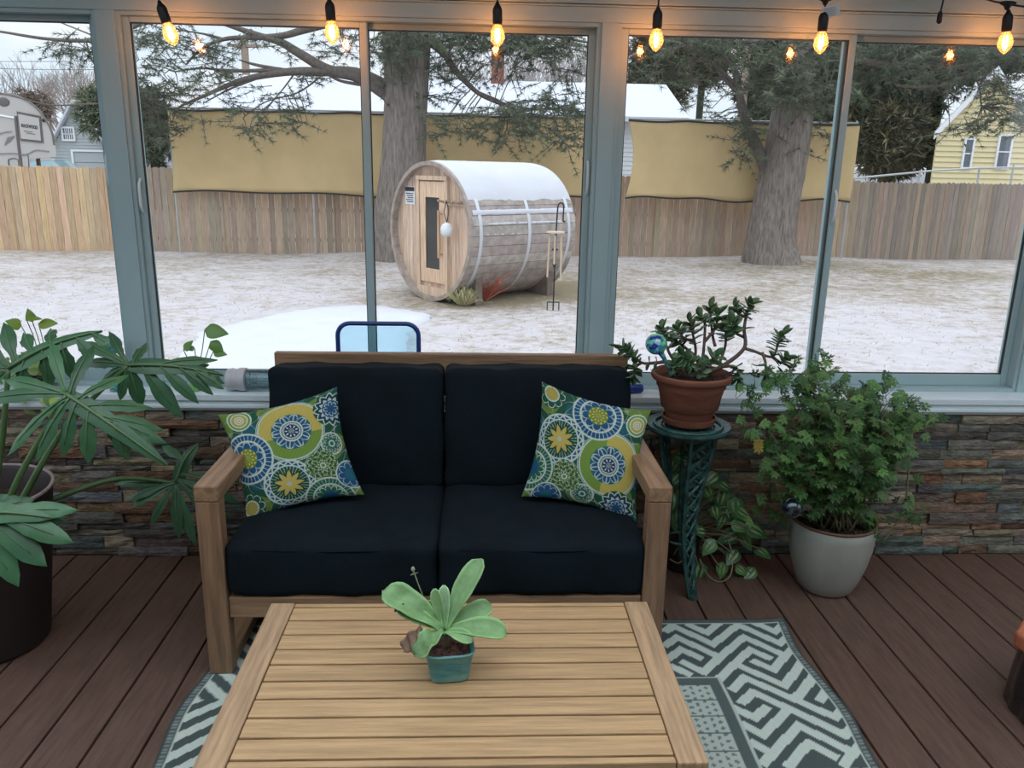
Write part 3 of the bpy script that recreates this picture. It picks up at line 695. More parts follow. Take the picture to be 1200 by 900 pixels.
def lumpy(b, c, r, n=14, k=9, am=.14):
    i0 = len(b.v); b.ball(c, r, n, k)
    for i in range(i0, len(b.v)):
        v = Vector(b.v[i]); d = v-Vector(c); s_ = 1+am*math.sin(d.x*3.1+d.z*2.3)+am*math.sin(d.z*4.7-d.y*2+1)*.7; b.v[i] = tuple(Vector(c)+d*s_)
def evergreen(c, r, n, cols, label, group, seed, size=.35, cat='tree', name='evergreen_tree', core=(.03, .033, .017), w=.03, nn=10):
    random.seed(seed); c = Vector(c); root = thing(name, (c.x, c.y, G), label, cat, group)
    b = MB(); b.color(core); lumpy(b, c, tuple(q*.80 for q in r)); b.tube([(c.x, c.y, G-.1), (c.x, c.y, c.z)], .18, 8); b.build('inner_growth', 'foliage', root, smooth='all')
    f = MB()
    for k in range(n):
        d = Vector((random.gauss(0, 1), -abs(random.gauss(0, 1)) if random.random() < .75 else random.gauss(0, 1), random.gauss(0, 1))).normalized(); rr_ = random.uniform(.72, 1.08)
        p = Vector((c.x+d.x*r[0]*rr_, c.y+d.y*r[1]*rr_, c.z+d.z*r[2]*rr_))
        if p.z > G: clump(f, p, size*random.uniform(.6, 1.2), nn, cols, w=w, dirv=d*.5)
    f.build('boughs', 'foliage', root)
OL = [(.105, .092, .045), (.08, .078, .038), (.125, .105, .06), (.06, .066, .032), (.14, .11, .07)]
DG = [(.045, .062, .032), (.055, .072, .036), (.034, .048, .026), (.072, .082, .04)]
def ev(px, py, rx, ry, Y, n, cols, label, seed, group='evergreens beyond the fence', **k):
    c = P(px, py, Y); s = (P(px+1, py, Y)-c).length; evergreen(c, (rx*s, rx*s*.6, ry*s), n, cols, label, group, seed, **k)
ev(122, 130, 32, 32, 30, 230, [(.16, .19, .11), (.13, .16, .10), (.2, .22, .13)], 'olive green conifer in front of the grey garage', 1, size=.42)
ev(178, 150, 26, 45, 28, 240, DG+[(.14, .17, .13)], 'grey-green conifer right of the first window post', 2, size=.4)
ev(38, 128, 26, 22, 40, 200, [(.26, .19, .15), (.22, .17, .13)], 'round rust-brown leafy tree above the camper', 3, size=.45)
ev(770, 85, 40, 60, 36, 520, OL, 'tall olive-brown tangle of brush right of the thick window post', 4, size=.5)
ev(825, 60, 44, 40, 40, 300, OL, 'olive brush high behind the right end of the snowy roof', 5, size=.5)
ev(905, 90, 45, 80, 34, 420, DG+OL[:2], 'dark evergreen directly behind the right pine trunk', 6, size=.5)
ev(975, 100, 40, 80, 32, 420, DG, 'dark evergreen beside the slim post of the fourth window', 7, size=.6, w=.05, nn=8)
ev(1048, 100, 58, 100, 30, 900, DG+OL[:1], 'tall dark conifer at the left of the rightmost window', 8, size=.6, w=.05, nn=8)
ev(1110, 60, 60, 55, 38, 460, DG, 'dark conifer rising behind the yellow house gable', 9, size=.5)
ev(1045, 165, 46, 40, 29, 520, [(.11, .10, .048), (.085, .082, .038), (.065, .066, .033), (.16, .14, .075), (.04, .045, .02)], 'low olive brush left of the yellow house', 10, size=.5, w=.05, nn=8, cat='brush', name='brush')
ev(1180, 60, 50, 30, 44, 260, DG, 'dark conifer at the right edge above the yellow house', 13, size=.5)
# ---------------------------------------------------------------- buildings, camper, car
mat('siding_yellow', (.66, .58, .34), .7); mat('siding_white', (.62, .64, .67), .7); mat('siding_grey', (.40, .44, .45), .7)
mat('trim_white', (.75, .77, .80), .6); mat('window_dark', (.10, .12, .14), .15, spec=.7); mat('roof_snow', (.56, .58, .63), .85, var=.02, bump=.2, bscale=3, spec=.15); mat('brick', (.25, .10, .07), .85, var=.2, vscale=12)
def siding_wall(b, x0, x1, y, z0, z1f, lap=.13, depth=.022):
    "lapped boards; z1f(x) gives the wall height so gables can be cut"
    z = z0; zm = max(z1f(x0), z1f(x1), z1f((x0+x1)/2), max(z1f(lerp(x0, x1, k/40)) for k in range(41)))
    while z < zm-.01:
        xs_ = [lerp(x0, x1, k/80) for k in range(81)]; ok = [q for q in xs_ if z1f(q) >= z+lap*.5]
        if ok: a, c = ok[0], ok[-1]; b.add([(a, y-depth, z), (c, y-depth, z), (c, y, z+lap), (a, y, z+lap), (a, y+.05, z), (c, y+.05, z), (c, y+.05, z+lap), (a, y+.05, z+lap)], [(0, 1, 2, 3), (4, 0, 3, 7), (1, 5, 6, 2), (0, 4, 5, 1), (3, 2, 6, 7), (5, 4, 7, 6)])
        z += lap
def bwindow(root, cx, y, cz, w, h, cols=1, rows=2, shutter=False):
    b = MB(); t_ = .07; x0, x1, z0, z1 = cx-w/2, cx+w/2, cz-h/2, cz+h/2
    ring(b, x0-t_, x1+t_, z0-t_, z1+t_, t_, y-.08, y)
    for k in range(1, cols): q = lerp(x0, x1, k/cols); b.box(q-.015, q+.015, y-.06, y, z0, z1)
    for k in range(1, rows): q = lerp(z0, z1, k/rows); b.box(x0, x1, y-.06, y, q-.02, q+.02)
    f = b.build('window_frame', 'trim_white', root); b = MB(); b.box(x0, x1, y-.04, y-.02, z0, z1); b.build('window_pane', 'window_dark', f)
# house with the long snowy roof
YR = 22.0; e0 = P(225, 133, YR-.5); e1 = P(808, 138, YR-.5); rz = P(735, 98, 27).z
h = thing('neighbour_house', ((e0.x+e1.x)/2, 24, G), 'low white-sided house with a long snow-covered roof behind the tan screens', 'house')
b = MB(); siding_wall(b, e0.x+.3, e1.x-.3, YR, G, lambda x: e1.z-.05); b.box(e0.x+.3, e1.x-.3, YR+.05, 31, G, e1.z-.1); b.build('siding', 'siding_white', h)
b = MB(); M = None
vs = [(e0.x, YR-.5, e1.z), (e1.x, YR-.5, e1.z), (e1.x+.45, 27, rz), (e0.x, 27, rz), (e1.x, 32.5, e1.z), (e0.x, 32.5, e1.z)]
vs += [(x, y, z-.14) for x, y, z in vs]
b.add(vs, [(0, 1, 2, 3), (3, 2, 4, 5), (0, 6, 7, 1), (1, 7, 8, 2), (2, 8, 10, 4), (0, 3, 9, 6), (3, 5, 11, 9), (6, 9, 8, 7), (9, 11, 10, 8)]); b.build('snowy_roof', 'roof_snow', h)
b = MB(); q = P(583, 98, 26.6); b.box(q.x-.22, q.x+.22, 26.4, 26.9, q.z-.5, P(583, 57, 26.6).z); b.box(q.x-.27, q.x+.27, 26.35, 26.95, P(583, 57, 26.6).z, P(583, 57, 26.6).z+.1); b.build('chimney', 'brick', h)
# yellow house
YH = 27.0; a = P(1096, 152, YH); k1 = P(1166, 80, YH); ap = k1.x; slope = (k1.z-a.z)/(ap-a.x)
yh = thing('yellow_house', (ap, YH+3, G), 'pale yellow clapboard house with a steep gable at the right edge', 'house')
zf = lambda x: k1.z-abs(x-ap)*slope-.05
b = MB(); siding_wall(b, a.x+.12, 2*ap-a.x-.12, YH, G, zf, lap=.19, depth=.05); SHX = .72; xa, xb = a.x+.16, 2*ap-a.x-.16; vs = [(x+(y-YH)*SHX, y, z) for x, y in ((xa, YH+.05), (xb, YH+.05), (xb, YH+7), (xa, YH+7)) for z in (G, a.z-.1)]; b.add(vs, [(0, 2, 3, 1), (2, 4, 5, 3), (4, 6, 7, 5), (6, 0, 1, 7), (1, 3, 5, 7), (0, 6, 4, 2)]); b.build('siding', 'siding_yellow', yh)
for s in (-1, 1):
    b = MB(); ex = ap+s*(ap-a.x+.12); ez = k1.z-(ap-a.x+.12)*slope
    vs = [(ap, YH-.25, k1.z), (ex, YH-.25, ez), (ex, YH-.25, ez-.20), (ap, YH-.25, k1.z-.20)]; vs += [(x, YH-.18, z) for x, y, z in vs]
    b.add(vs, [(0, 1, 2, 3), (7, 6, 5, 4), (0, 4, 5, 1), (1, 5, 6, 2), (2, 6, 7, 3)]); b.build('rake_board', 'trim_white', yh)
    b = MB(); vs = [(ap, YH-.2, k1.z), (ex, YH-.2, ez), (ex+7.4*SHX, YH+7.2, ez), (ap+7.4*SHX, YH+7.2, k1.z)]; vs = vs+[(x, y, z+.07) for x, y, z in vs]
    b.add(vs, [(3, 2, 1, 0), (4, 5, 6, 7), (0, 1, 5, 4), (1, 2, 6, 5), (2, 3, 7, 6)]); b.build('snowy_roof', 'roof_snow', yh)
for px, py, wpx, hpx in ((1133, 180, 8, 30), (1175, 178, 13, 34)):
    q = P(px, py, YH); s = (P(px+1, py, YH)-q).length; bwindow(yh, q.x, YH-.02, q.z, wpx*s, hpx*s)
# grey garage with a gable, at the left
YG = 33.0; gl = P(62, 200, YG).x; gr = P(128, 200, YG); gp = P(88, 122, YG); s = (P(1, 0, YG)-P(0, 0, YG)).length; ga = gp.x
g_ = thing('garage', (ga, YG+3, G), 'grey garage with a wide door and a snow-edged gable roof at the left', 'garage')
sl = (gp.z-P(128, 172, YG).z)/(gr.x-ga); zf2 = lambda x: gp.z-abs(x-ga)*sl
b = MB(); siding_wall(b, 2*ga-gr.x, gr.x, YG, G, zf2); b.box(2*ga-gr.x, gr.x, YG+.05, YG+6, G, zf2(gr.x)); b.build('siding', 'siding_grey', g_)
for sd in (-1, 1):
    b = MB(); ex = ap2 = ga+sd*(gr.x-ga+.25); ez = zf2(ga+(gr.x-ga+.25)); vs = [(ga, YG-.3, gp.z+.02), (ex, YG-.3, ez+.02), (ex, YG+6.3, ez+.02), (ga, YG+6.3, gp.z+.02)]; vs += [(x, y, z+.14) for x, y, z in vs]
    b.add(vs, [(3, 2, 1, 0), (4, 5, 6, 7), (0, 1, 5, 4), (1, 2, 6, 5), (2, 3, 7, 6), (3, 0, 4, 7)]); b.build('snowy_roof', 'roof_snow', g_)
q = P(106, 200, YG); b = MB(); x0 = P(88, 190, YG).x; x1 = P(124, 190, YG).x; zt = P(106, 178, YG).z
for k in range(5): b.box(x0, x1, YG-.05, YG-.03, lerp(zt-2.2, zt, k/5)+.01, lerp(zt-2.2, zt, (k+1)/5)-.01)
gd = b.build('garage_door', 'siding_grey', g_, bevel=.01); b = MB(); ring(b, x0-.09, x1+.09, zt-2.3, zt+.09, .09, YG-.10, YG-.02); b.build('door_trim', 'trim_white', g_)
q = P(81, 157, YG); bwindow(g_, q.x, YG-.03, q.z, 12*s, 13*s, 5, 2)
# white house wing between the first post and the screen
YW = 30.0; x0 = P(150, 190, YW).x; x1 = P(212, 190, YW).x; zt = P(185, 162, YW).z; zr = P(185, 138, YW+3).z
wh = thing('white_house', ((x0+x1)/2, YW+2, G), 'white house wing with a snowy roof right of the first window post', 'house')
b = MB(); siding_wall(b, x0, x1, YW, G, lambda x: zt); b.box(x0, x1, YW+.05, YW+5, G, zt); b.build('siding', 'siding_white', wh)
b = MB(); vs = [(x0-.3, YW-.4, zt), (x1+.3, YW-.4, zt), (x1+.3, YW+3, zr), (x0-.3, YW+3, zr)]; vs += [(x, y, z+.14) for x, y, z in vs]; b.add(vs, [(3, 2, 1, 0), (4, 5, 6, 7), (0, 1, 5, 4), (1, 2, 6, 5), (2, 3, 7, 6), (3, 0, 4, 7)]); b.build('snowy_roof', 'roof_snow', wh)
s = (P(1, 0, YW)-P(0, 0, YW)).length
q = P(173, 179, YW); bwindow(wh, q.x, YW-.03, q.z, 12*s, 15*s, 4, 4); q = P(184.5, 179, YW); bwindow(wh, q.x, YW-.03, q.z, 5*s, 15*s, 2, 4)
# camper trailer
mat('camper_skin', (.50, .485, .46), .45); mat('camper_trim', (.13, .115, .105), .5); mat('camper_swoosh', (.20, .19, .19), .5)
YC = 21.0; s = (P(1, 150, YC)-P(0, 150, YC)).length
def cp(px, py, dy=0): q = P(px, py, YC); return (q.x, YC+dy, q.z)
cpr = thing('camper_trailer', (P(0, 200, YC).x, YC+1, G), 'tan and grey camper trailer with a curved nose behind the left fence', 'camper')
ol = [(-75, 108), (-30, 108), (8, 113), (28, 119), (42, 128), (52, 140), (60, 155), (63, 168), (63.5, 182), (36, 184), (33, 186), (32, 200), (-75, 202)]
rayv = Vector((P(63, 180, YC).x, YC-CAM.y)).normalized()*2.4; vs = [cp(x, y) for x, y in ol]+[(q_[0]+rayv.x*1.05, q_[1]+rayv.y, q_[2]) for q_ in [cp(x, y) for x, y in ol]]; n = len(ol)
b = MB(); b.add(vs, [tuple(range(n))[::-1], tuple(range(n, 2*n))]+[(i, i+n, (i+1) % n+n, (i+1) % n) for i in range(n)]); b.build('body', 'camper_skin', cpr, bevel=.05)
def flat(lst, w, m_, nm, par, closed=False, y=-.012):
    b = MB(); pts = [Vector(cp(x, y_, y)) for x, y_ in lst]; pts = smoothpath(pts, 4) if not closed else pts+[pts[0], pts[1]]
    b.tube(pts, w, 4, squash=.4); return b.build(nm, m_, par)
flat([(-75, 104), (8, 110), (28, 116), (42, 125.5), (53, 139), (61, 154), (64, 170)], .03, 'camper_trim', 'roof_edge', cpr)
pn = MB(); pp = [cp(20, 130.5, -.03), cp(48, 136, -.03), cp(51, 167.5, -.03), cp(24.5, 165, -.03)]; pn.add(pp+[(x, y+.03, z) for x, y, z in pp], [(3, 2, 1, 0), (0, 1, 5, 4), (1, 2, 6, 5), (2, 3, 7, 6), (3, 0, 4, 7)]); pn = pn.build('name_panel', 'camper_trim', cpr)
b = MB(); pp = [cp(22, 133.5, -.04), cp(46.5, 138.5, -.04), cp(49, 165, -.04), cp(25.5, 162.5, -.04)]; b.add(pp, [(3, 2, 1, 0)]); b.build('panel_face', 'camper_skin', pn)
tx = bpy.data.curves.new('lettering', 'FONT'); tx.body = 'ROCKWOOD'; tx.align_x = 'CENTER'; tx.align_y = 'CENTER'; tx.size = .30; tx.extrude = .004; tx.space_character = 1.0; tx.offset = .012
to = bpy.data.objects.new('lettering_source', tx); scn.collection.objects.link(to); dg = bpy.context.evaluated_depsgraph_get(); me = bpy.data.meshes.new_from_object(to.evaluated_get(dg)); bpy.data.objects.remove(to)
lo = bpy.data.objects.new('lettering', me); scn.collection.objects.link(lo); me.materials.clear(); me.materials.append(MATS['ink'])
c0 = Vector(cp(35.5, 148.5, -.046)); wd = (P(45, 150, YC)-P(26, 147, YC)).length; k = wd/max(.01, max(v.co.x for v in me.vertices)-min(v.co.x for v in me.vertices))
ang = math.atan2(P(47, 150.5, YC).z-P(24, 147, YC).z, P(47, 150.5, YC).x-P(24, 147, YC).x)
me.transform(Matrix.Translation(c0-ORG[pn.name]) @ Matrix.Rotation(-ang, 4, 'Y') @ Matrix.Rotation(math.pi/2, 4, 'X') @ Matrix.Diagonal((k, k*1.7, k, 1))); lo.parent = pn; ORG['lettering'] = ORG[pn.name]
b = MB(); 
for l in (((29, 153.5), (39, 155)), ((32, 156), (42, 157.5))): b.tube([cp(*l[0], -.045), cp(*l[1], -.045)], .008, 4)
b.build('small_print', 'ink', pn)
flat([(19, 136), (22, 165), (26, 196)], .05, 'camper_trim', 'corner_moulding', cpr); flat([(-75, 128), (-20, 132), (18, 138)], .035, 'trim_white', 'awning_rail', cpr)
flat([(-20, 181), (0, 180), (15, 179.5), (30, 181), (42, 176), (58, 177.5)], .02, 'camper_swoosh', 'swoosh', cpr); flat([(-10, 160), (5, 155), (14, 154)], .02, 'camper_swoosh', 'swoosh', cpr)
b = MB(); b.add([cp(5, 171, -.02), cp(9, 161, -.02), cp(18, 159, -.02), cp(12, 166, -.02)], [(3, 2, 1, 0)]); b.build('swoosh', 'camper_swoosh', cpr)
b = MB(); b.ball(cp(4.5, 119.5, -.01), (.16, .02, .12), 14, 8); b.build('round_window', 'camper_trim', cpr, smooth='all')
flat([(11, 194), (11, 187), (21, 187), (22, 200)], .02, 'camper_trim', 'hatch_trim', cpr); flat([(27, 182), (33, 182), (34, 200)], .015, 'camper_trim', 'door_seam', cpr)
b = MB(); b.ball(cp(51.5, 141, -.02), .05, 8, 6); b.build('marker_light', 'ink', cpr, smooth='all')
for xx in (-55, -35):
    b = MB(); q = Vector(cp(xx, 205)); b.lathe([(.2, -.1), (.35, -.1), (.35, .1), (.2, .1)], (q.x, YC+.2, G+.35), 20, M=Matrix.Rotation(math.pi/2, 3, 'X')); b.build('wheel', 'ink', cpr, smooth=True)
q = Vector(cp(20, 200, 1.2)); b = MB(); b.tube([(q.x, YC+1.2, G), (q.x, YC+1.2, q.z+.4)], .06, 8); b.tube([(q.x-3.5, YC+1.2, G+.5), (q.x+1.1, YC+1.2, G+.5)], .05, 6); b.build('landing_leg', 'camper_trim', cpr)
# car under snow
mat('car_paint', (.16, .25, .27), .35, coat=.5)
YK = 27.0; q0 = P(58, 196, YK); sc_ = (P(1, 190, YK)-P(0, 190, YK)).length
car = thing('parked_car', (q0.x, YK, G), 'teal-grey car with snow on its windshield and hood, parked by the garage', 'car')
prof = [(-2.0, .45), (-2.02, .85), (-1.5, 1.0), (-1.15, 1.08), (-.55, 1.55), (.55, 1.58), (1.2, 1.12), (1.85, 1.0), (2.05, .8), (2.05, .45)]
b = MB(); vs = [(q0.x+x*.75, YK+y, G+z*.98+.42) for y in (-.85, -.6, .6, .85) for x, z in [(x, z if (abs(y) < .7 or z < 1.1) else 1.1+(z-1.1)*.35) for x, z in prof]]; n = len(prof)
b.add(vs, [tuple(range(n))[::-1], tuple(range(3*n, 4*n))]+[(k*n+i, (k+1)*n+i, (k+1)*n+(i+1) % n, k*n+(i+1) % n) for k in range(3) for i in range(n)]); b.build('body', 'car_paint', car, smooth=True, bevel=.03)
b = MB(); sn = [(-1.9, .90), (-1.5, 1.02), (-1.15, 1.10), (-.62, 1.5), (-.5, 1.59), (.5, 1.62)]; vs = [(q0.x+x*.75, YK+y, G+z*.98+.45) for y in (-.62, .62) for x, z in sn]+[(q0.x+x*.75, YK+y, G+z*.98+.36) for y in (-.62, .62) for x, z in sn]; n = len(sn)
b.add(vs, [(i, i+1, n+i+1, n+i) for i in range(n-1)]+[(i, 2*n+i, 2*n+i+1, i+1) for i in range(n-1)]); b.build('snow_cover', 'snow', car)
b = MB(); b.add([(q0.x-.75, YK-.87, G+1.47), (q0.x+.7, YK-.87, G+1.47), (q0.x+.4, YK-.78, G+1.72), (q0.x-.4, YK-.78, G+1.72)], [(0, 1, 2, 3)]); b.build('side_window', 'window_dark', car)
for xx in (-1.0, 1.0): b = MB(); b.lathe([(.15, -.1), (.34, -.1), (.34, .1), (.15, .1)], (q0.x+xx, YK-.75, G+.36), 20, M=Matrix.Rotation(math.pi/2, 3, 'X')); b.build('wheel', 'ink', car, smooth=True)
b = MB(); b.box(q0.x-1.3, q0.x+1.3, YK-.7, YK+.7, G+.3, G+.55); b.build('underbody', 'ink', car)
# chain-link rail and utility poles with wires
YF = 20.0; pts = [P(1001, 209, YF), P(1094, 200, YF), P(1148, 197, YF), P(1210, 196, YF)]
cl = thing('chain_link_fence', (pts[1].x, YF, G), 'bare metal rail fence in front of the yellow house, above the pickets', 'fence')
b = MB(); b.tube(pts, .028, 6); b.build('top_rail', 'galvanized', cl, smooth=True)
for q in (P(1000, 209, YF), P(1078, 201.5, YF), P(1148, 197, YF), P(1188, 193, YF)): b = MB(); b.tube([(q.x, YF, G), (q.x, YF, q.z+.02)], .03, 6); b.build('post', 'galvanized', cl, smooth=True)
mat('pole_wood', (.33, .25, .19), .8, var=.15)
q = P(286, 47, 45); b = MB(); b.tube([(q.x, 45, G), (q.x, 45, q.z)], [.24, .20], 10); b.box(q.x-.9, q.x+.9, 44.9, 45.1, q.z-.35, q.z-.22); o = b.build('utility_pole', 'pole_wood', smooth=True); settle(o, (q.x, 45, G)); tag(o, 'brown wooden utility pole above the snowy roof in the second window', 'pole')
q = P(873, 90, 33); b = MB(); b.tube([(q.x, 33, G), (q.x, 33, q.z+1.2)], [.20, .16], 10); o = b.build('utility_pole', 'pole_wood', smooth=True); settle(o, (q.x, 33, G)); tag(o, 'pale brown utility pole just left of the right pine trunk', 'pole')
for k, (l, lab) in enumerate((([(-20, 72), (60, 72), (125, 71), (250, 66), (287, 52)], 'upper of the thin wires crossing the sky at the left'), ([(-20, 80), (60, 81.5), (125, 81), (250, 74), (287, 53)], 'lower of the thin wires crossing the sky at the left'), ([(287, 50), (340, 57), (420, 62), (560, 60), (700, 52)], 'thin wire crossing the sky right of the brown utility pole'))):
    b = MB(); b.tube(smoothpath([P(x, y, 45) for x, y in l], 5), .016, 4); o = b.build('utility_wire', 'ink'); settle(o, P(*l[0], 45)); tag(o, lab, 'wire')
# ================================================================ furniture
def rbox(b, c, s, r, n=12, puff=(0, 0, 0), M=None, wob=0.0, seed=0):
    "soft box: rounded edges, faces bulging by puff"
    c = Vector(c); h = Vector(s)/2; idx = {}; vs = []; fs = []; rd = random.Random(seed); ph = [rd.uniform(0, 6) for _ in range(6)]
    def V(i, j, k):
        if (i, j, k) in idx: return idx[(i, j, k)]
        u = Vector((i/n*2-1, j/n*2-1, k/n*2-1)); u = Vector([math.copysign(abs(q)**.8, q) for q in u]); p = Vector((u.x*h.x, u.y*h.y, u.z*h.z))
        inn = Vector([max(-(h[a]-r), min(h[a]-r, p[a])) for a in range(3)]); d = p-inn
        if d.length > 1e-9: p = inn+d.normalized()*r if sum(1 for a in range(3) if abs(abs(u[a])-1) < 1e-6) else p
        q = Vector((p.x+math.copysign(puff[0], u.x)*(abs(u.x)**3)*(1-u.y**2)*(1-u.z**2), p.y+math.copysign(puff[1], u.y)*(abs(u.y)**3)*(1-u.x**4)*(1-u.z**2), p.z+math.copysign(puff[2], u.z)*(abs(u.z)**3)*(1-u.x**4)*(1-u.y**4)))
        if wob: q += Vector((math.sin(q.z*31+q.x*19+ph[0]), math.sin(q.x*23+q.z*17+ph[1])+.5*math.sin(q.x*57+ph[3]), math.sin(q.x*27+q.y*21+ph[2])+.5*math.sin(q.x*61+q.y*9+ph[4])))*wob
        vs.append(M @ q+c if M is not None else q+c); idx[(i, j, k)] = len(vs)-1; return len(vs)-1
    for a in range(n):
        for e in range(n):
            fs += [(V(a, e, 0), V(a, e+1, 0), V(a+1, e+1, 0), V(a+1, e, 0)), (V(a, e, n), V(a+1, e, n), V(a+1, e+1, n), V(a, e+1, n)),
                   (V(a, 0, e), V(a+1, 0, e), V(a+1, 0, e+1), V(a, 0, e+1)), (V(a, n, e), V(a, n, e+1), V(a+1, n, e+1), V(a+1, n, e)),
                   (V(0, a, e), V(0, a, e+1), V(0, a+1, e+1), V(0, a+1, e)), (V(n, a, e), V(n, a+1, e), V(n, a+1, e+1), V(n, a, e+1))]
    b.add(vs, fs)
# rug first: it lies under the sofa front and the table
U = .0373
strokes = [[(0.063, 1.215), (0.117, 1.223), (0.117, 1.441), (0.347, 1.441), (0.347, 1.668), (0.392, 1.668)], [(0.18, 1.277), (0.18, 1.367), (0.277, 1.367)],
 [(0.42, 1.504), (0.42, 1.602), (0.466, 1.602)], [(-0.041, 1.286), (0.046, 1.286), (0.046, 1.494)], [(-0.107, 1.422), (-0.107, 1.517), (0.274, 1.517), (0.274, 1.717)],
 [(0.341, 1.734), (0.128, 1.734), (0.128, 1.651)], [(-0.118, 1.353), (-0.024, 1.353), (-0.024, 1.445)], [(-0.109, 1.590), (0.202, 1.590), (0.202, 1.676)],
 [(0.048, 1.612), (0.048, 1.812), (0.281, 1.812)], [(-0.168, 1.404), (-0.168, 1.47)], [(-0.123, 1.666), (-0.018, 1.666), (-0.018, 1.879), (-0.018, 2.045), (0.036, 2.045)],
 [(-0.018, 1.881), (0.203, 1.881)], [(0.112, 1.955), (0.054, 1.955)], [(-0.179, 1.735), (-0.092, 1.735), (-0.092, 2.122), (-0.025, 2.122)], [(-0.092, 1.89), (-0.31, 1.89), (-0.31, 1.813)],
 [(-0.158, 1.82), (-0.241, 1.82), (-0.241, 1.743)], [(-0.449, 1.966), (-0.163, 1.966), (-0.163, 2.173)], [(-0.092, 2.188), (-0.245, 2.188)], [(-0.396, 2.04), (-0.232, 2.04), (-0.232, 2.138)], [(-0.382, 1.888), (-0.382, 1.949)]]
XL, XR, YT, YB = -.832, 1.062, -.512, -2.05
nx, ny = 400, 300
gx, gy = np.meshgrid(np.linspace(XL, XR, nx+1), np.linspace(YB, YT, ny+1)); gx0 = gx.copy()
col = np.zeros(gx.shape+(3,)); DK = np.array((.075, .10, .095)); LT = np.array((.56, .66, .58)); MD = np.array((.16, .20, .19))
mxx = .115; px_ = np.where(gx < mxx, 2*mxx-gx, gx)
def paint(px_, py_):
    s_ = px_+py_; t_ = px_-py_; mk = np.zeros(s_.shape, bool); hw = .0205
    for st in strokes:
        for (a0, b0), (a1, b1) in zip(st[:-1], st[1:]):
            mk |= (s_ > min(a0, a1)-hw) & (s_ < max(a0, a1)+hw) & (t_ > min(b0, b1)-hw) & (t_ < max(b0, b1)+hw)
    return mk
# the woven key repeats every 0.70 m towards the camera
py_ = gy.copy(); fold_ = py_ < -1.23; py_ = np.where(fold_, py_+.60, py_)
mk = paint(px_, py_)
# chevrons run down the left border
lb = gx < -.50; uu = (gx-XL)-.04; tt_ = (gy+.55)-np.abs(uu-.07)*.9; mk = np.where(lb, (tt_/.078) % 1 < .5, mk); mk = np.where(lb & (gy < -.93), ((gy+.55-uu*.9)/.078) % 1 < .5, mk)
col[:] = DK; col[mk] = LT
rib = (np.sin((gx+gy)*2*math.pi/.017) > 0)[..., None]; col = np.where(mk[..., None] & rib, col*.93, col)
inner = (gx < .745) & (gx > 2*mxx-.745) & (gy < -.835); pan = (gx < .705) & (gx > 2*mxx-.705) & (gy < -.872)
col[inner] = DK*1.25
ln = inner & ~((gx < .738) & (gx > 2*mxx-.738) & (gy < -.841)); col[ln] = LT*.8
dots = ((np.sin(gx*2*math.pi/.022)+np.sin(gy*2*math.pi/.026+np.floor(gx/.022)*math.pi)) > .9); ww = pan & ~dots; col[pan] = DK*1.9; col[ww] = LT*.80
bars = pan & (((gy+.872)/-.072 % 1) < .06); col[bars] = DK*1.2
ed = np.minimum(np.minimum(gx-XL, XR-gx), YT-gy); col[ed < .027] = MD*.6; st_ = (np.sin((gx if False else gy)*2*math.pi/.014) > .2) & (np.minimum(gx-XL, XR-gx) < .02) & (YT-gy > .02); col[st_ & (ed < .02)] = MD*1.4
col[(ed >= .024) & (ed < .030)] = LT*.85; col[ed < .005] = DK*.8
wave = .016*np.sin((gy)*11.0)*np.exp(-((gy+.85)/.4)**2)*(np.abs(gx-mxx)/.95)**4/np.maximum(np.abs(gx-mxx),.01)*(gx-mxx)/1.0; zz = .004+.004*np.exp(-((gx-XR)/.05)**2)*(1+np.sin(gy*22))*.5
b = MB(); b.used = True; vv = np.stack([gx+wave, gy, .010+zz*0+.003*np.exp(-((gx-XR)/.05)**2)*(1+np.sin(gy*22))], -1).reshape(-1, 3); b.v = vv.tolist(); b.c = np.clip(col, 0, 1).reshape(-1, 3).tolist()
b.f = [(j*(nx+1)+i, j*(nx+1)+i+1, (j+1)*(nx+1)+i+1, (j+1)*(nx+1)+i) for j in range(ny) for i in range(nx)]; b.mi = [0]*len(b.f)
rug = b.build('area_rug', 'rugweave', smooth='all'); settle(rug, ((XL+XR)/2, (YT+YB)/2, .001)); s = rug.modifiers.new('thick', 'SOLIDIFY'); s.thickness = .008; s.offset = -1
tag(rug, 'pale and dark grey woven rug with an angular key pattern under the coffee table', 'rug')
# loveseat
sofa = thing('outdoor_loveseat', (-.12, -.46, 0), 'two-seat wooden outdoor sofa with dark navy cushions in front of the windows', 'sofa')
X0, X1 = -.808, .568; yf, yb = -.805, -.13; TK = .048
for a, c in ((X0, X0+.070), (X1-.070, X1)):
    b = MB(); b.box(a, c, yf, yb, .62-TK, .62); b.build('armrest', 'teak_y', sofa, bevel=.004)
    b = MB(); b.box(a+.001, c-.001, yf+.001, yf+.052, .011, .62-TK-.001); b.build('front_leg', 'teak_z', sofa, bevel=.003)
    b = MB(); b.box(a+.001, c-.001, yb-.052, yb-.001, .001, .62-TK-.001); b.build('rear_leg', 'teak_z', sofa, bevel=.003)
    b = MB(); b.box(a+.004, c-.004, yf+.053, yb-.053, .014, .050); b.build('bottom_runner', 'teak_y', sofa, bevel=.003)
b = MB(); b.box(X0+.071, X1-.071, yf+.012, yf+.045, .195, .262); b.build('front_rail', 'teak_x', sofa, bevel=.003)
b = MB()
for k in range(9): y = yf+.06+k*.072; b.box(X0+.071, X1-.071, y, y+.05, .235, .255)
b.build('seat_slats', 'teak_x', sofa)
b = MB(); b.box(X0+.085, X1-.03, yb-.035, yb-.002, .802, .866); b.build('back_top_rail', 'teak_x', sofa, bevel=.003)
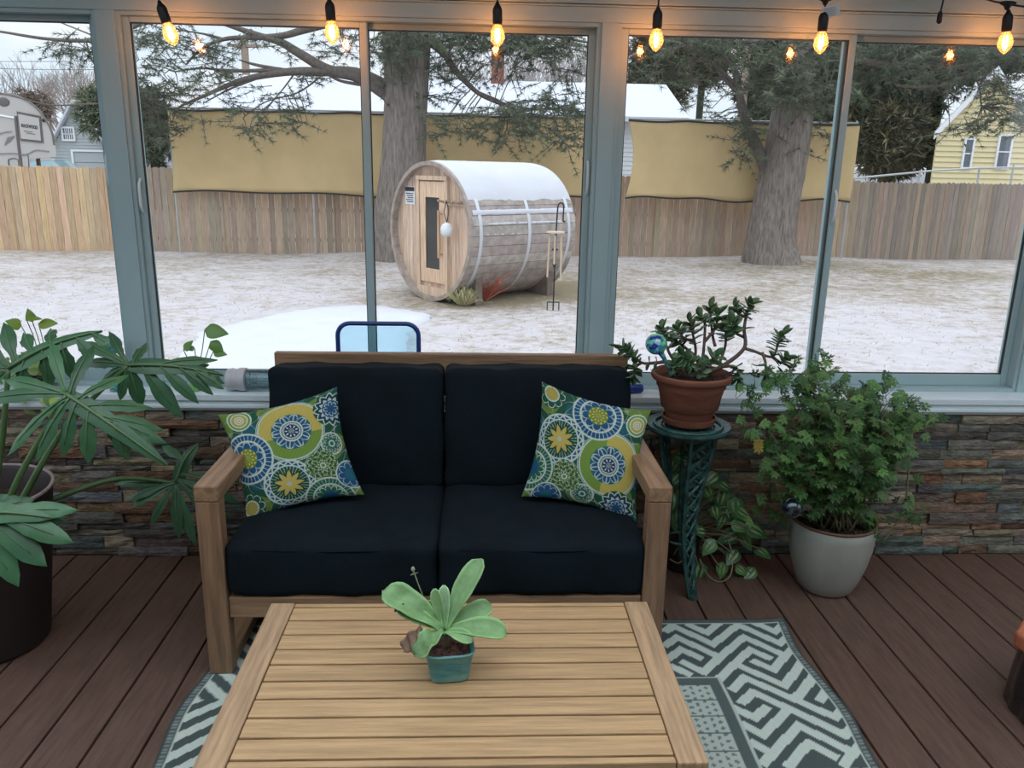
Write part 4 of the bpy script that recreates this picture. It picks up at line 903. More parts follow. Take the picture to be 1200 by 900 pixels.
for a in (X0+.085, X1-.085):
    b = MB(); b.box(a, a+.05, yb-.034, yb-.003, .2, .801); b.build('back_post', 'teak_z', sofa, bevel=.003)
b = MB()
for zz in (.36, .48, .60, .71): b.box(X0+.085, X1-.03, yb-.028, yb-.010, zz, zz+.05)
b.build('back_slats', 'teak_x', sofa)
mid = -.118
for k, (a, c) in enumerate(((X0+.066, mid-.001), (mid+.001, X1-.062))):
    b = MB(); rbox(b, ((a+c)/2, -.535, .350), (c-a, .53, .172), .028, 26, (.004, .008, .012), wob=.0026, seed=k); o = b.build('seat_cushion', 'navy', sofa, smooth='all')
    b = MB(); z1 = .428; b.tube([(a+.02, -.794, z1-.012), ((a+c)/2, -.805, z1-.011), (c-.02, -.794, z1-.012)], .003, 6); b.build('piping', 'navy', o, smooth='all')
for k, (a, c) in enumerate(((-.712, mid-.004), (mid+.004, .525))):
    b = MB(); M = Matrix.Rotation(-.10, 3, 'X'); rbox(b, ((a+c)/2, -.262, .632), (c-a, .150, .418), .022, 26, (.003, .020, .004), M=M, wob=.0026, seed=k+5); b.build('back_cushion', 'navy', sofa, smooth='all')

# throw pillows: one medallion print, turned a quarter on the second
DKG = np.array((.016, .085, .050)); LIME = np.array((.16, .27, .05)); BLU = np.array((.015, .085, .20)); TEA = np.array((.02, .13, .17)); YEL = np.array((.50, .40, .10)); WH = np.array((.50, .61, .52)); NAV = np.array((.01, .03, .11))
def print_color(u, v):
    C = np.zeros(u.shape+(3,)); n0 = np.sin(u*17+np.sin(v*11)*1.5)+np.sin(v*15+u*6)
    C[:] = DKG; C[n0 > .3] = LIME*.8; C[n0 < -1.0] = TEA*.8
    # fine scallop net in the ground
    su = np.abs(np.sin(u*26+np.sin(v*20)))*np.abs(np.sin(v*26+np.sin(u*20))); C[su < .05] = WH*.55
    def med(cu, cv, R_, rings, petals=(), fill=None):
        dx, dy = u-cu, v-cv; r = np.hypot(dx, dy)/R_; a = np.arctan2(dy, dx)
        ins = r < 1; C[ins] = fill if fill is not None else BLU
        for kind, r0, r1, cc, n_ in rings:
            zone = (r >= r0) & (r < r1) & ins
            if kind == 'disc': C[zone] = cc
            elif kind == 'spokes': C[zone & (np.abs(np.sin(a*n_/2)) < .22)] = cc
            elif kind == 'petal':     # scalloped outline lobes
                edge = r0+(r1-r0)*np.abs(np.cos(a*n_/2))**.5; C[(np.abs(r-edge) < .035) & zone] = cc
            elif kind == 'pfill': edge = r0+(r1-r0)*np.abs(np.cos(a*n_/2))**.5; C[(r < edge) & zone] = cc
            elif kind == 'star': edge = r0+(r1-r0)*np.abs(((a*n_/(2*math.pi)) % 1)*2-1); C[(r < edge) & (r < r1) & (r >= 0)] = cc
            elif kind == 'starline': edge = r0+(r1-r0)*np.abs(((a*n_/(2*math.pi)) % 1)*2-1); C[np.abs(r-edge) < .04] = cc
            elif kind == 'dots': C[zone & (np.sin(a*n_) * np.sin(r*n_*2.0) > .3)] = cc
            elif kind == 'line': C[np.abs(r-r0) < (r1/R_*.004+.018)] = cc
    L_ = 1
    # big yellow crescent around the flower
    dx, dy = u-.56, v-.30; r = np.hypot(dx, dy); cr_ = (r < .27); C[cr_] = LIME; C[cr_ & (v < .36) & (r > .10)] = YEL; C[cr_ & (np.abs(np.sin(u*90+v*60)) < .12)] = LIME*1.3; C[np.abs(r-.27) < .006] = WH; C[np.abs(r-.285) < .004] = WH*.8
    med(.563, .315, .165, [('pfill', .55, .98, BLU, 10), ('petal', .55, .98, WH, 10), ('spokes', .55, .95, WH*.8, 10), ('disc', 0, .52, NAV, 0), ('line', .54, L_, WH, 0), ('line', .42, L_, WH*.8, 0), ('dots', 0, .38, WH, 9)], fill=TEA)
    med(.145, .467, .225, [('spokes', .70, 1, WH, 34), ('line', .985, L_, WH, 0), ('line', .70, L_, WH, 0), ('petal', .40, .66, WH*.8, 9), ('disc', 0, .40, LIME*.9, 0), ('dots', 0, .38, YEL*1.2, 11)], fill=BLU)
    med(.438, .772, .215, [('line', .98, L_, WH, 0), ('starline', .80, .95, WH, 18), ('line', .76, L_, WH, 0), ('disc', 0, .74, DKG, 0), ('spokes', .45, .74, WH, 34), ('star', .28, .58, YEL, 9), ('starline', .34, .64, DKG*.6, 9), ('disc', 0, .10, WH*.8, 0)], fill=BLU)
    med(.16, .10, .105, [('line', .97, L_, WH, 0), ('disc', 0, .66, YEL*.9, 0), ('line', .68, L_, WH, 0), ('spokes', .35, .66, LIME, 18), ('line', .35, L_, WH, 0), ('line', .15, L_, WH, 0)], fill=LIME)
    med(.93, .19, .16, [('starline', .74, .97, WH, 12), ('star', .6, .85, NAV, 12), ('star', .50, .70, WH*.9, 12), ('disc', 0, .50, BLU, 0), ('petal', .15, .42, WH, 8)], fill=DKG)
    med(.874, .50, .10, [('line', .96, L_, WH, 0), ('petal', .35, .85, WH, 8), ('disc', 0, .25, TEA, 0), ('line', .25, L_, WH, 0), ('dots', .5, .9, WH*.7, 12)], fill=DKG*1.5)
    med(.745, .675, .14, [('petal', .65, .97, WH, 14), ('petal', .40, .70, WH, 12), ('starline', .25, .45, WH, 10), ('dots', .3, .95, DKG, 9), ('line', .15, L_, WH, 0)], fill=LIME*.7)
    med(.728, .995, .205, [('spokes', .68, 1, WH*.8, 36), ('line', .985, L_, WH, 0), ('line', .68, L_, WH, 0), ('petal', .35, .62, WH, 12), ('disc', 0, .3, BLU, 0)], fill=DKG*1.5)
    med(.068, .90, .13, [('petal', .6, .97, WH, 8), ('disc', 0, .5, YEL*.8, 0), ('line', .5, L_, WH, 0), ('spokes', .2, .5, LIME, 12)], fill=DKG)
    med(.96, .80, .13, [('line', .96, L_, WH, 0), ('petal', .45, .85, WH*.9, 8), ('disc', 0, .4, TEA, 0)], fill=BLU)
    med(.30, .13, .06, [('line', .9, L_, WH*.7, 0)], fill=TEA) if False else None
    return np.clip(C, 0, 1)
def pillow(corn, T, rot, label):
    TL, TR, BR, BL = [Vector(c) for c in corn]; n = 300; g = np.linspace(0, 1, n+1); uu, vv_ = np.meshgrid(g, g)
    nr = (TR-TL).cross(BL-TL).normalized()
    if nr.y > 0: nr = -nr
    uc, vc = uu*2-1, vv_*2-1; pin = .055
    us = uu+(-uc)*pin*(1-vc**2)*np.abs(uc)**2*1.0; vs_ = vv_+(-vc)*pin*(1-uc**2)*np.abs(vc)**2
    A = [np.array(q) for q in (TL, TR, BR, BL)]
    pos = (A[0]*((1-us)*(1-vs_))[..., None]+A[1]*(us*(1-vs_))[..., None]+A[2]*(us*vs_)[..., None]+A[3]*((1-us)*vs_)[..., None])
    th_ = T*np.clip((1-uc**2), 0, 1)**.42*np.clip((1-vc**2), 0, 1)**.42*(1+.03*np.sin(uu*14+vv_*9))
    fr = pos+np.array(nr)*th_[..., None]; bk = pos-np.array(nr)*(th_*.8)[..., None]
    c = print_color(uu, vv_) if not rot else print_color(vv_, 1-uu)
    c2 = np.broadcast_to(DKG, c.shape)
    k = (n+1)**2; b = MB(); b.used = True; b.v = fr.reshape(-1, 3).tolist()+bk.reshape(-1, 3).tolist(); b.c = c.reshape(-1, 3).tolist()+c2.reshape(-1, 3).tolist()
    f = [(j*(n+1)+i, (j+1)*(n+1)+i, (j+1)*(n+1)+i+1, j*(n+1)+i+1) for j in range(n) for i in range(n)]
    b.f = f+[tuple(q+k for q in t_)[::-1] for t_ in f]; b.mi = [0]*len(b.f)
    o = b.build('throw_pillow', 'pattern', smooth='all'); settle(o, (BL+BR)/2); tag(o, label, 'pillow', 'throw pillows on the loveseat'); return o
pillow((P(255, 486, -.455), P(395, 453, -.40), P(427, 580, -.50), P(289, 613, -.60)), .055, False, 'blue and green medallion pillow at the sofa\'s left end, its yellow star at the bottom')
pillow((P(635, 447, -.40), P(763, 481, -.445), P(746, 612, -.59), P(611, 582, -.50)), .055, True, 'blue and green medallion pillow at the sofa\'s right end, its yellow star at the left')

# coffee table
tb = thing('coffee_table', (-.045, -1.39, 0), 'low slatted wooden coffee table in front of the sofa, carrying a small succulent', 'table')
tx0, tx1, tyb, tyf = -.527, .444, -1.096, -1.688
for a, c in ((tx0, tx0+.060), (tx1-.060, tx1)):
    b = MB(); b.box(a, c, tyf, tyb, .385, .420); b.build('side_rail', 'rail', tb, bevel=.0035)
    for y0, y1 in ((tyf+.001, tyf+.051), (tyb-.051, tyb-.001)):
        b = MB(); b.box(a+.001, c-.001, y0, y1, .014, .3845); b.build('leg', 'teak_z', tb, bevel=.003)
    b = MB(); b.box(a+.004, c-.004, tyf+.052, tyb-.052, .014, .05); b.build('bottom_runner', 'teak_y', tb, bevel=.003)
gaps = [-1.096, -1.1165, -1.178, -1.240, -1.301, -1.361, -1.422, -1.483, -1.543, -1.604, -1.665, -1.688]
random.seed(3)
for y1, y0 in zip(gaps[:-1], gaps[1:]):
    b = MB(); b.box(tx0+.0625, tx1-.0625, y0+.003, y1-.003, .398, .4185); b.build('tabletop_slat', 'slat', tb, bevel=.002)
b = MB(); b.box(tx0+.061, tx1-.061, tyf+.004, tyf+.028, .335, .396); b.box(tx0+.061, tx1-.061, tyb-.028, tyb-.004, .335, .396); b.build('apron', 'teak_x', tb, bevel=.002)
b = MB()
for xx in (-.21, .12): b.box(xx-.02, xx+.02, tyf+.03, tyb-.03, .375, .396)
b.build('cross_brace', 'teak_y', tb)

# folded blue sling chair standing between sofa and window
mat('blue_tube', (.005, .045, .22), .35, coat=.4)
glass_mat('aqua_sling', (.78, .92, .97), .02, .3, alpha=.07, acol=(.25, .60, .70))
yc = -.055; fc = thing('folding_chair', (-.37, yc, 0), 'blue-framed folded sling chair whose back shows above the sofa', 'chair')
xl, xr, zt = -.518, -.222, .952
def loop(x0, x1, z0, z1, y, r=.045): 
    pts = [(x0, y, z0), (x0, y, z1-r)]+[(x0+r-r*math.cos(a), y, z1-r+r*math.sin(a)) for a in np.linspace(0, math.pi/2, 7)[1:]]+[(x1-r+r*math.sin(a), y, z1-r+r*math.cos(a)) for a in np.linspace(0, math.pi/2, 7)]+[(x1, y, z0)]
    return pts
b = MB(); b.tube(loop(xl, xr, .012, zt, yc+.008), .0085, 10); b.build('back_frame', 'blue_tube', fc, smooth=True)
b = MB(); b.box(xl+.008, xr-.008, yc+.006, yc+.009, .46, zt-.01); b.build('back_sling', 'aqua_sling', fc)
b = MB(); b.tube(loop(xl+.03, xr-.03, .012, .60, yc-.022), .0085, 10); b.build('leg_frame', 'blue_tube', fc, smooth=True)
b = MB(); b.tube(loop(xl+.02, xr-.02, .10, .44, yc-.006), .008, 8); b.box(xl+.02, xr-.02, yc-.008, yc-.004, .11, .43); b.build('seat', 'blue_tube', fc)
# orange-topped black stool cut by the right edge
mat('terracotta_top', (.42, .13, .06), .55, var=.2, vscale=14, bump=.2, bscale=30); mat('glossy_black', (.012, .014, .017), .22, coat=.6)
oc = Vector((1.742, -1.03, 0)); st = thing('garden_stool', oc, 'black fluted garden stool with an orange clay top, cut by the right edge', 'stool')
b = MB(); n = 64; vs = []
for z, r in ((.0, .175), (.01, .182), (.10, .176), (.17, .168), (.195, .165)):
    for j in range(n): a = 2*math.pi*j/n; rr_ = r*(1+.045*abs(math.sin(a*9))); vs.append((oc.x+rr_*math.cos(a), oc.y+rr_*math.sin(a), z))
b.add(vs, [(k*n+j, k*n+(j+1) % n, (k+1)*n+(j+1) % n, (k+1)*n+j) for k in range(4) for j in range(n)]+[tuple(range(n))[::-1], tuple(range(4*n, 5*n))]); b.build('fluted_body', 'glossy_black', st, smooth=True)
b = MB(); n = 6; b.poly([(oc.x+.205*math.cos(a), oc.y+.205*math.sin(a)) for a in [math.pi/6+k*math.pi/3+.25 for k in range(6)]], .197, .25); b.build('clay_top', 'terracotta_top', st, bevel=.014, seg=4)
# ================================================================ pots and plants
mat('leaf', (1, 1, 1), .38, attr=True, var=.12, vscale=14, spec=.5)
mat('leaf_matte', (1, 1, 1), .55, attr=True, var=.15, vscale=30, spec=.35, bump=.15, bscale=120)
mat('soil', (.035, .022, .015), .95, var=.5, vscale=60, bump=1, bscale=120)
mat('terracotta', (.17, .058, .033), .75, col2=(.30, .12, .07), vscale=5, stretch=(1, 1, 5), bump=.2, bscale=30, thr=(.4, .75))
mat('cream_glaze', (.34, .355, .31), .35, var=.10, vscale=7, stretch=(1, 1, .4), coat=.3); mat('rim_brown', (.12, .06, .03), .5)
mat('dark_pot', (.022, .015, .014), .55); mat('teal_glaze', (.05, .24, .26), .4, col2=(.15, .36, .34), vscale=11, bump=.5, bscale=30, stretch=(1, 1, 2.5), thr=(.4, .6))
mat('verdigris', (.010, .040, .034), .5, col2=(.04, .125, .11), vscale=35, metal=.2, bump=.3, bscale=60)
def disc(b, c, r, n=32, am=.004):
    c = Vector(c); vs = [c+Vector((0, 0, am))]; 
    for k in range(1, 4):
        for j in range(n): a = 2*math.pi*j/n; vs.append(c+Vector((r*k/3*math.cos(a), r*k/3*math.sin(a), random.uniform(-am, am))))
    fs = [(0, 1+j, 1+(j+1) % n) for j in range(n)]+[(1+k*n+j, 1+(k+1)*n+j, 1+(k+1)*n+(j+1) % n, 1+k*n+(j+1) % n) for k in range(2) for j in range(n)]; b.add(vs, fs)
def oval(b, p, d, nrm, L_, W_, bend=.25, fold=.15, n=6, tip=.0, shape=1.0):
    "plain leaf from p along d, bending away from nrm"
    d = Vector(d).normalized(); nrm = Vector(nrm); nrm = (nrm-d*nrm.dot(d)); nrm = nrm.normalized() if nrm.length > 1e-4 else d.orthogonal().normalized()
    pts = []; wd = []
    for i in range(n+1):
        t = i/n; pts.append(Vector(p)+d*(L_*t)-nrm*(bend*L_*t*t)); wd.append(W_*max(tip*(t < 1), math.sin(math.pi*min(1, t**shape*.97+.03))**.75)*.5)
    b.strip(pts, wd, nrm, fold)
# ---- philodendron at the left: every leaf is a midrib with long fingers
PG = [(.045, .135, .060), (.055, .16, .070), (.038, .115, .050)]
pc = Vector((-1.575, -.60, 0)); ph = thing('philodendron', pc, 'large split-leaf philodendron in a dark pot at the left edge of the deck', 'potted plant')
b = MB(); b.lathe([(.165, .001), (.175, .01), (.205, .25), (.235, .50), (.240, .515), (.232, .52), (.222, .505), (.195, .26), (.16, .03)], pc, 48); potb = b.build('pot', 'dark_pot', ph, smooth=True)
b = MB(); b.tube([(pc.x+.236*math.cos(a), pc.y+.236*math.sin(a), .518) for a in np.linspace(0, 2*math.pi, 49)], .006, 6); b.build('rim', mat('rim_pale', (.30, .24, .22), .5), potb, smooth='all')
b = MB(); disc(b, pc+Vector((0, 0, .45)), .215); b.build('soil', 'soil', ph)
def philo(hub, mid, Y0, fingers, wf=.0165, petiole=None, up=(0, -.75, .65)):
    "hub, mid: pixel (x,y,dy) of petiole joint and blade tip; fingers: (t on midrib, tip x, tip y, dy)"
    H_ = P(hub[0], hub[1], Y0+hub[2]); T_ = P(mid[0], mid[1], Y0+mid[2]); up = Vector(up).normalized()
    mpts = [H_.lerp(T_, t)+up*(.028*math.sin(math.pi*t)) for t in [i/8 for i in range(9)]]; b = MB(); b.color(jit(random.choice(PG), .1))
    b.strip(mpts, [.018, .028, .030, .028, .025, .022, .019, .014, .003], up, .25)
    mr = MB(); mr.color((.12, .22, .10)); mr.tube([p+up*.003 for p in mpts], radii(.006, .002, 9), 6)
    for f in fingers:
        t, fx, fy, dy = f[:4]; wl = f[4] if len(f) > 4 else 1
        A_ = H_.lerp(T_, t)+up*(.028*math.sin(math.pi*t)); E_ = P(fx, fy, Y0+dy); ln = (E_-A_).length
        C_ = A_.lerp(E_, .45)+up*(.16*ln); n = 10; pts = []
        for i in range(n+1):
            s_ = i/n; pts.append(A_*(1-s_)**2+C_*2*s_*(1-s_)+E_*s_*s_)
        b.color(jit(random.choice(PG), .15)); w0 = wf*wl*(1+.3*random.random())
        wd = [w0*q*random.uniform(.9, 1.1) for q in (.62, .50, .52, .66, .86, 1.02, 1.1, 1.05, .88, .55, .03)]
        b.strip(pts, wd, up, .28, wave=.003)
        mr.tube([p+up*.002 for p in pts[:9]], radii(.0028, .0008, 9), 4)
    o = b.build('leaf', 'leaf', ph, smooth='all'); mr.build('veins', 'leaf', o, smooth='all')
    if petiole:
        b = MB(); b.color((.075, .15, .05)); pp = smoothpath([P(x, y, Y0+d) if len(q) == 3 else Vector(q[:3]) for q in petiole for x, y, d in [q[:3]]]+[H_], 6); b.tube(pp, radii(.013, .0065, len(pp)), 8); b.build('petiole', 'leaf', ph, smooth='all')
random.seed(21)
philo((78, 462, 0), (196, 545, -.02), -.72, [(.02, 8, 535, 0), (.05, 40, 543, -.02), (.12, 73, 537, -.03, 1.1), (.25, 103, 544, -.03, 1.2), (.45, 143, 522, 0), (.6, 183, 532, 0, 1.2), (.35, 192, 505, .05, 1.1), (.2, 178, 478, .08), (.1, 150, 440, .10), (.03, 110, 405, .12, 1.1), (0, 60, 400, .12), (0, 5, 445, .06), (0, -25, 470, .03), (.5, 150, 540, -.02), (.3, 195, 520, .03)],
      petiole=[(-8, 640, -.0), (22, 560, -.02)])
random.seed(22)
philo((150, 428, 0), (262, 440, .05), -.42, [(.02, 166, 478, 0, 1.1), (.15, 213, 490, .0, 1.25), (.35, 233, 473, 0, 1.1), (.55, 250, 463, .02), (.7, 262, 456, .03, .8), (.5, 245, 428, .08), (.3, 255, 422, .08, .8), (.05, 172, 402, .1), (0, 128, 388, .12, .8), (0, 95, 400, .1), (0, 100, 425, .05), (0, 118, 450, 0, 1.1), (0, 140, 470, 0), (.8, 263, 450, .05, .6)],
      petiole=[(-2, 640, -.15), (70, 510, -.05)])
random.seed(23)
philo((10, 432, 0), (120, 388, .04), -.55, [(0, -30, 380, .1, 1.1), (.1, 5, 378, .1, 1.2), (.3, 28, 390, .1), (.5, 60, 385, .1), (.2, 25, 460, 0, 1.2), (.4, 60, 455, 0, 1.1), (.6, 88, 448, 0), (.75, 110, 420, 0), (.9, 128, 405, .0, .8), (0, -20, 470, 0), (0, -40, 430, 0)],
      petiole=[(-14, 620, -.05), (2, 520, -.02)])
random.seed(24)
philo((206, 566, 0), (232, 520, .04), -.20, [(.0, 133, 567, -.03, .8), (.05, 147, 588, -.05, .8), (0, 153, 595, -.05, .8), (0, 176, 616, -.06, .9), (0, 210, 633, -.05, 1.0), (0, 229, 640, -.03, .9), (.1, 262, 624, .0, .9), (.1, 282, 590, .02, 1.2), (.2, 280, 565, .03, .8), (.5, 190, 522, .05, .8), (.7, 212, 530, .05, .8), (0, 270, 608, 0, .9)],
      wf=.016, petiole=[(5, 610, -.30), (70, 582, -.2), (140, 561, -.08)])
random.seed(25)
philo((-25, 602, 0), (60, 607, -.02), -.95, [(.3, 92, 598, .02, 1.0), (.25, 86, 636, -.03, 1.1), (.1, 55, 664, -.05, 1.3), (0, 22, 688, -.06, 1.2), (.1, 80, 612, .03, .8), (.1, 40, 585, .05), (0, 10, 580, .05), (0, -20, 680, 0, 1.2)], wf=.020,
      petiole=[(-40, 640, .25), (-38, 610, .1)])
# ---- jade plant in terracotta on the iron stand
stand = Vector((.745, -.27, 0)); sd = thing('plant_stand', stand, 'green cast-iron plant stand with a pierced round top and lattice legs, right of the sofa', 'plant stand')
zp = .642
b = MB(); b.lathe([(.095, zp-.012), (.142, zp-.016), (.150, zp-.006), (.148, zp+.004), (.138, zp), (.125, zp-.003), (.095, zp-.003)], stand, 64, cap=False)
b.add([], [])
for r in (.085, .070, .045): b.tube([(stand.x+r*math.cos(a), stand.y+r*math.sin(a), zp-.008) for a in np.linspace(0, 2*math.pi, 41)], .005, 6)
for k in range(12):
    a = k*math.pi/6; pts = [(stand.x+r*math.cos(a+(r-.05)*6), stand.y+r*math.sin(a+(r-.05)*6), zp-.008) for r in np.linspace(.03, .10, 7)]; b.tube(pts, .0055, 6)
b.tube([(stand.x+.118*math.cos(a), stand.y+.118*math.sin(a), zp+.001) for a in np.linspace(0, 2*math.pi, 49)], .006, 6)
b.build('pierced_top', 'verdigris', sd, smooth=True)
feet = [Vector((.789, -.352, 0)), Vector((.63, -.215, 0)), Vector((.86, -.14, 0))]
for fi, ft in enumerate(feet):
    b = MB(); out = Vector((ft.x-stand.x, ft.y-stand.y, 0)); out.normalize(); sdv = Vector((-out.y, out.x, 0)); top = stand+Vector((0, 0, zp-.02))
    prof = [(.085, 1.0, .058), (.075, .85, .050), (.060, .7, .040), (.050, .55, .031), (.046, .40, .026), (.056, .25, .022), (.074, .10, .018), ((ft-stand).length, 0.0, .014)]
    L1 = [stand+out*o_+sdv*w_+Vector((0, 0, t*(zp-.02)+.006)) for o_, t, w_ in prof]; L2 = [stand+out*o_-sdv*w_+Vector((0, 0, t*(zp-.02)+.006)) for o_, t, w_ in prof]
    s1, s2 = smoothpath(L1, 5), smoothpath(L2, 5); b.tube(s1, .008, 6); b.tube(s2, .008, 6)
    n = len(s1)
    for i in range(0, n-4, 3):       # vines crossing between the rails
        b.tube([s1[i], (s1[i+2]+s2[i+2])/2+out*.008, s2[min(i+4, n-1)]], .006, 5); b.tube([s2[i], (s1[i+2]+s2[i+2])/2+out*.004, s1[min(i+4, n-1)]], .006, 5)
        m_ = (s1[i]+s2[i])/2+out*.006
        if i < 16: oval(b, m_, sdv*random.choice((-1, 1))+Vector((0, 0, random.uniform(-.6, .6))), out, .045, .024, .1, .1)
    if fi == 0:
        for i in range(0, 18, 3): q = (s1[i]+s2[i])/2; b.tube(smoothpath([q-sdv*.02, q+out*.010+Vector((0, 0, -.015)), q+sdv*.018+Vector((0, 0, -.03))], 3), .004, 5)
    b.tube([ft+Vector((0, 0, .035)), ft+Vector((0, 0, .012)), ft+Vector((0, 0, .001))], [.014, .018, .021], 10); b.build('lattice_leg', 'verdigris', sd, smooth=True)
b = MB(); b.tube([(stand.x+.05*math.cos(a), stand.y+.05*math.sin(a), .20) for a in np.linspace(0, 2*math.pi, 25)], .005, 6); b.tube([(stand.x+.078*math.cos(a), stand.y+.078*math.sin(a), zp-.025) for a in np.linspace(0, 2*math.pi, 25)], .006, 6); b.build('brace_ring', 'verdigris', sd, smooth=True)
jc = Vector((.745, -.27, zp+.008)); jd = thing('jade_plant', jc, 'jade plant in a ribbed terracotta pot standing on the green iron stand', 'potted plant')
b = MB(); b.lathe([(.05, 0), (.088, .002), (.094, .012), (.096, .026), (.091, .026), (.088, .012), (.04, .008)], jc, 48); b.build('saucer', 'terracotta', jd, smooth=True)
b = MB(); z = lambda q: q
b.lathe([(.05, .010), (.078, .011), (.082, .03), (.088, .045), (.092, .062), (.096, .066), (.098, .082), (.103, .088), (.106, .104), (.110, .110), (.114, .128), (.120, .136), (.121, .150), (.122, .156), (.136, .160), (.141, .168), (.140, .180), (.132, .184), (.124, .178), (.118, .160), (.10, .06), (.05, .02)], jc, 56); b.build('pot', 'terracotta', jd, smooth=True, angle=50)
b = MB(); disc(b, jc+Vector((0, 0, .160)), .119, am=.006); b.build('soil', 'soil', jd)
mat('jade_stem', (.16, .11, .085), .8, var=.2, vscale=40)
JG = [(.075, .16, .06), (.09, .19, .075), (.055, .125, .05), (.12, .20, .10)]
random.seed(31); sb = MB(); lb = MB()
YJ = -.27
def rosette(tip, dirv, n=8, L_=.036, W_=.024):
    L_ *= 1.22
    d = Vector(dirv).normalized(); ref = d.orthogonal().normalized()
    for k in range(n):
        tt = k/n; a = k*1.57+random.uniform(-.25, .25); q = Matrix.Rotation(a, 3, d) @ ref; spread = lerp(1.0, .35, tt)
        dd = (q*spread+d*(1-spread)*1.4+Vector((0, 0, random.uniform(-.1, .1)))).normalized(); base_ = Vector(tip)-d*(.05*(1-tt))
        lb.color(jit(random.choice(JG), .2)); oval(lb, base_, dd, d, L_*random.uniform(.75, 1.2), W_*random.uniform(.8, 1.15), bend=random.uniform(-.1, .25), fold=-.15, n=5, shape=1.15)
def jbranch(px, r0=.008, r1=.0035, dys=None, leafn=9, every=2, L_=.036):
    pts = [P(x, y, YJ+d) for x, y, d in px]; pp = smoothpath(pts, 5); sb.tube(pp, radii(r0, r1, len(pp)), 7)
    rosette(pp[-1]+(pp[-1]-pp[-2]).normalized()*.01, pp[-1]-pp[-2], leafn, L_)
    return pp
J = [
 [(800, 436, 0), (785, 415, -.02), (778, 395, -.03), (776, 385, -.03)], [(795, 438, 0), (782, 425, 0), (770, 425, 0), (752, 425, .02), (737, 412, .02)], [(752, 425, .02), (745, 430, 0), (742, 438, -.02)],
 [(737, 414, .02), (730, 408, .03)], [(805, 436, 0), (815, 415, .02), (812, 392, .03), (808, 378, .03)], [(812, 400, .03), (800, 395, .0), (795, 385, 0)], [(822, 432, 0), (825, 405, -.02), (826, 380, -.03), (822, 372, -.03)],
 [(826, 400, -.02), (838, 385, 0), (842, 368, .02)], [(830, 436, .01), (848, 428, .0), (872, 408, -.01), (872, 385, 0), (876, 365, .01), (880, 357, .01)], [(872, 408, -.01), (885, 412, 0), (905, 418, 0), (912, 402, 0), (916, 393, 0)],
 [(893, 413, 0), (897, 425, -.02), (897, 440, -.03)], [(872, 395, 0), (862, 390, 0), (858, 380, -.02)], [(843, 425, .02), (850, 405, .03), (850, 385, .03)], [(812, 436, -.03), (808, 425, -.06), (800, 418, -.08)], [(826, 438, -.03), (832, 425, -.06), (838, 418, -.08)],
 [(845, 430, 0), (862, 430, -.03), (866, 445, -.05)], [(800, 440, -.05), (792, 432, -.07), (790, 425, -.08)], [(905, 418, 0), (915, 425, -.02), (922, 420, -.02)], [(820, 440, -.06), (822, 436, -.08), (820, 430, -.09)], [(876, 372, 0), (866, 368, 0), (862, 362, 0)], [(818, 420, .02), (800, 405, .05), (790, 398, .05)], [(838, 405, 0), (835, 392, .04), (832, 362, .04)]]
for i, l in enumerate(J): jbranch(l, .009 if i in (1, 8) else .006, leafn=9, L_=.034)
for l in J:      # pairs of leaves along the stems
    pts = smoothpath([P(x, y, YJ+d) for x, y, d in l], 4)
    for i in range(len(pts)//2, len(pts)-1):
        if random.random() < .75:
            d = (pts[i+1]-pts[i]).normalized(); q = d.orthogonal().normalized(); q = Matrix.Rotation(random.uniform(0, 6.28), 3, d) @ q
            for s_ in (1, -1): lb.color(jit(random.choice(JG), .2)); oval(lb, pts[i], q*s_+d*.3, d, random.uniform(.030, .044), .023, bend=.1, fold=-.15, n=5, shape=1.15)
sb.build('branches', 'jade_stem', jd, smooth='all'); o = lb.build('leaves', 'leaf', jd, smooth='all'); s = o.modifiers.new('thick', 'SOLIDIFY'); s.thickness = .0025
# ---- watering globes
def globe_mat(name, base, c1, c2, c3):
    m = bpy.data.materials.new(name); m.use_nodes = True; t = m.node_tree; bs = t.nodes['Principled BSDF']; vo = N(t, 'ShaderNodeTexVoronoi'); vo.inputs['Scale'].default_value = 75; tcx = N(t, 'ShaderNodeTexCoord')
    t.links.new(tcx.outputs['Object'], vo.inputs['Vector']); sp_ = N(t, 'ShaderNodeSeparateColor'); t.links.new(vo.outputs['Color'], sp_.inputs[0]); r_ = N(t, 'ShaderNodeValToRGB'); t.links.new(sp_.outputs[0], r_.inputs[0])
    r_.color_ramp.interpolation = 'CONSTANT'; r_.color_ramp.elements[0].color = (*base, 1); r_.color_ramp.elements[0].position = 0; r_.color_ramp.elements[1].color = (*c1, 1); r_.color_ramp.elements[1].position = .4
    e1 = r_.color_ramp.elements.new(.6); e1.color = (*c2, 1); e2 = r_.color_ramp.elements.new(.8); e2.color = (*c3, 1)
    t.links.new(r_.outputs[0], bs.inputs['Base Color']); bs.inputs['Roughness'].default_value = .06; bs.inputs['Coat Weight'].default_value = 1; bs.inputs['Transmission Weight'].default_value = .35; MATS[name] = m
globe_mat('globe_glass', (.05, .40, .65), (.45, .90, .90), (.01, .06, .40), (.15, .80, .25)); globe_mat('globe_teal', (.02, .35, .40), (.25, .35, .35), (.05, .55, .55), (.2, .45, .45)); globe_mat('globe_dark', (.008, .02, .025), (.02, .06, .07), (.004, .008, .02), (.03, .10, .09))
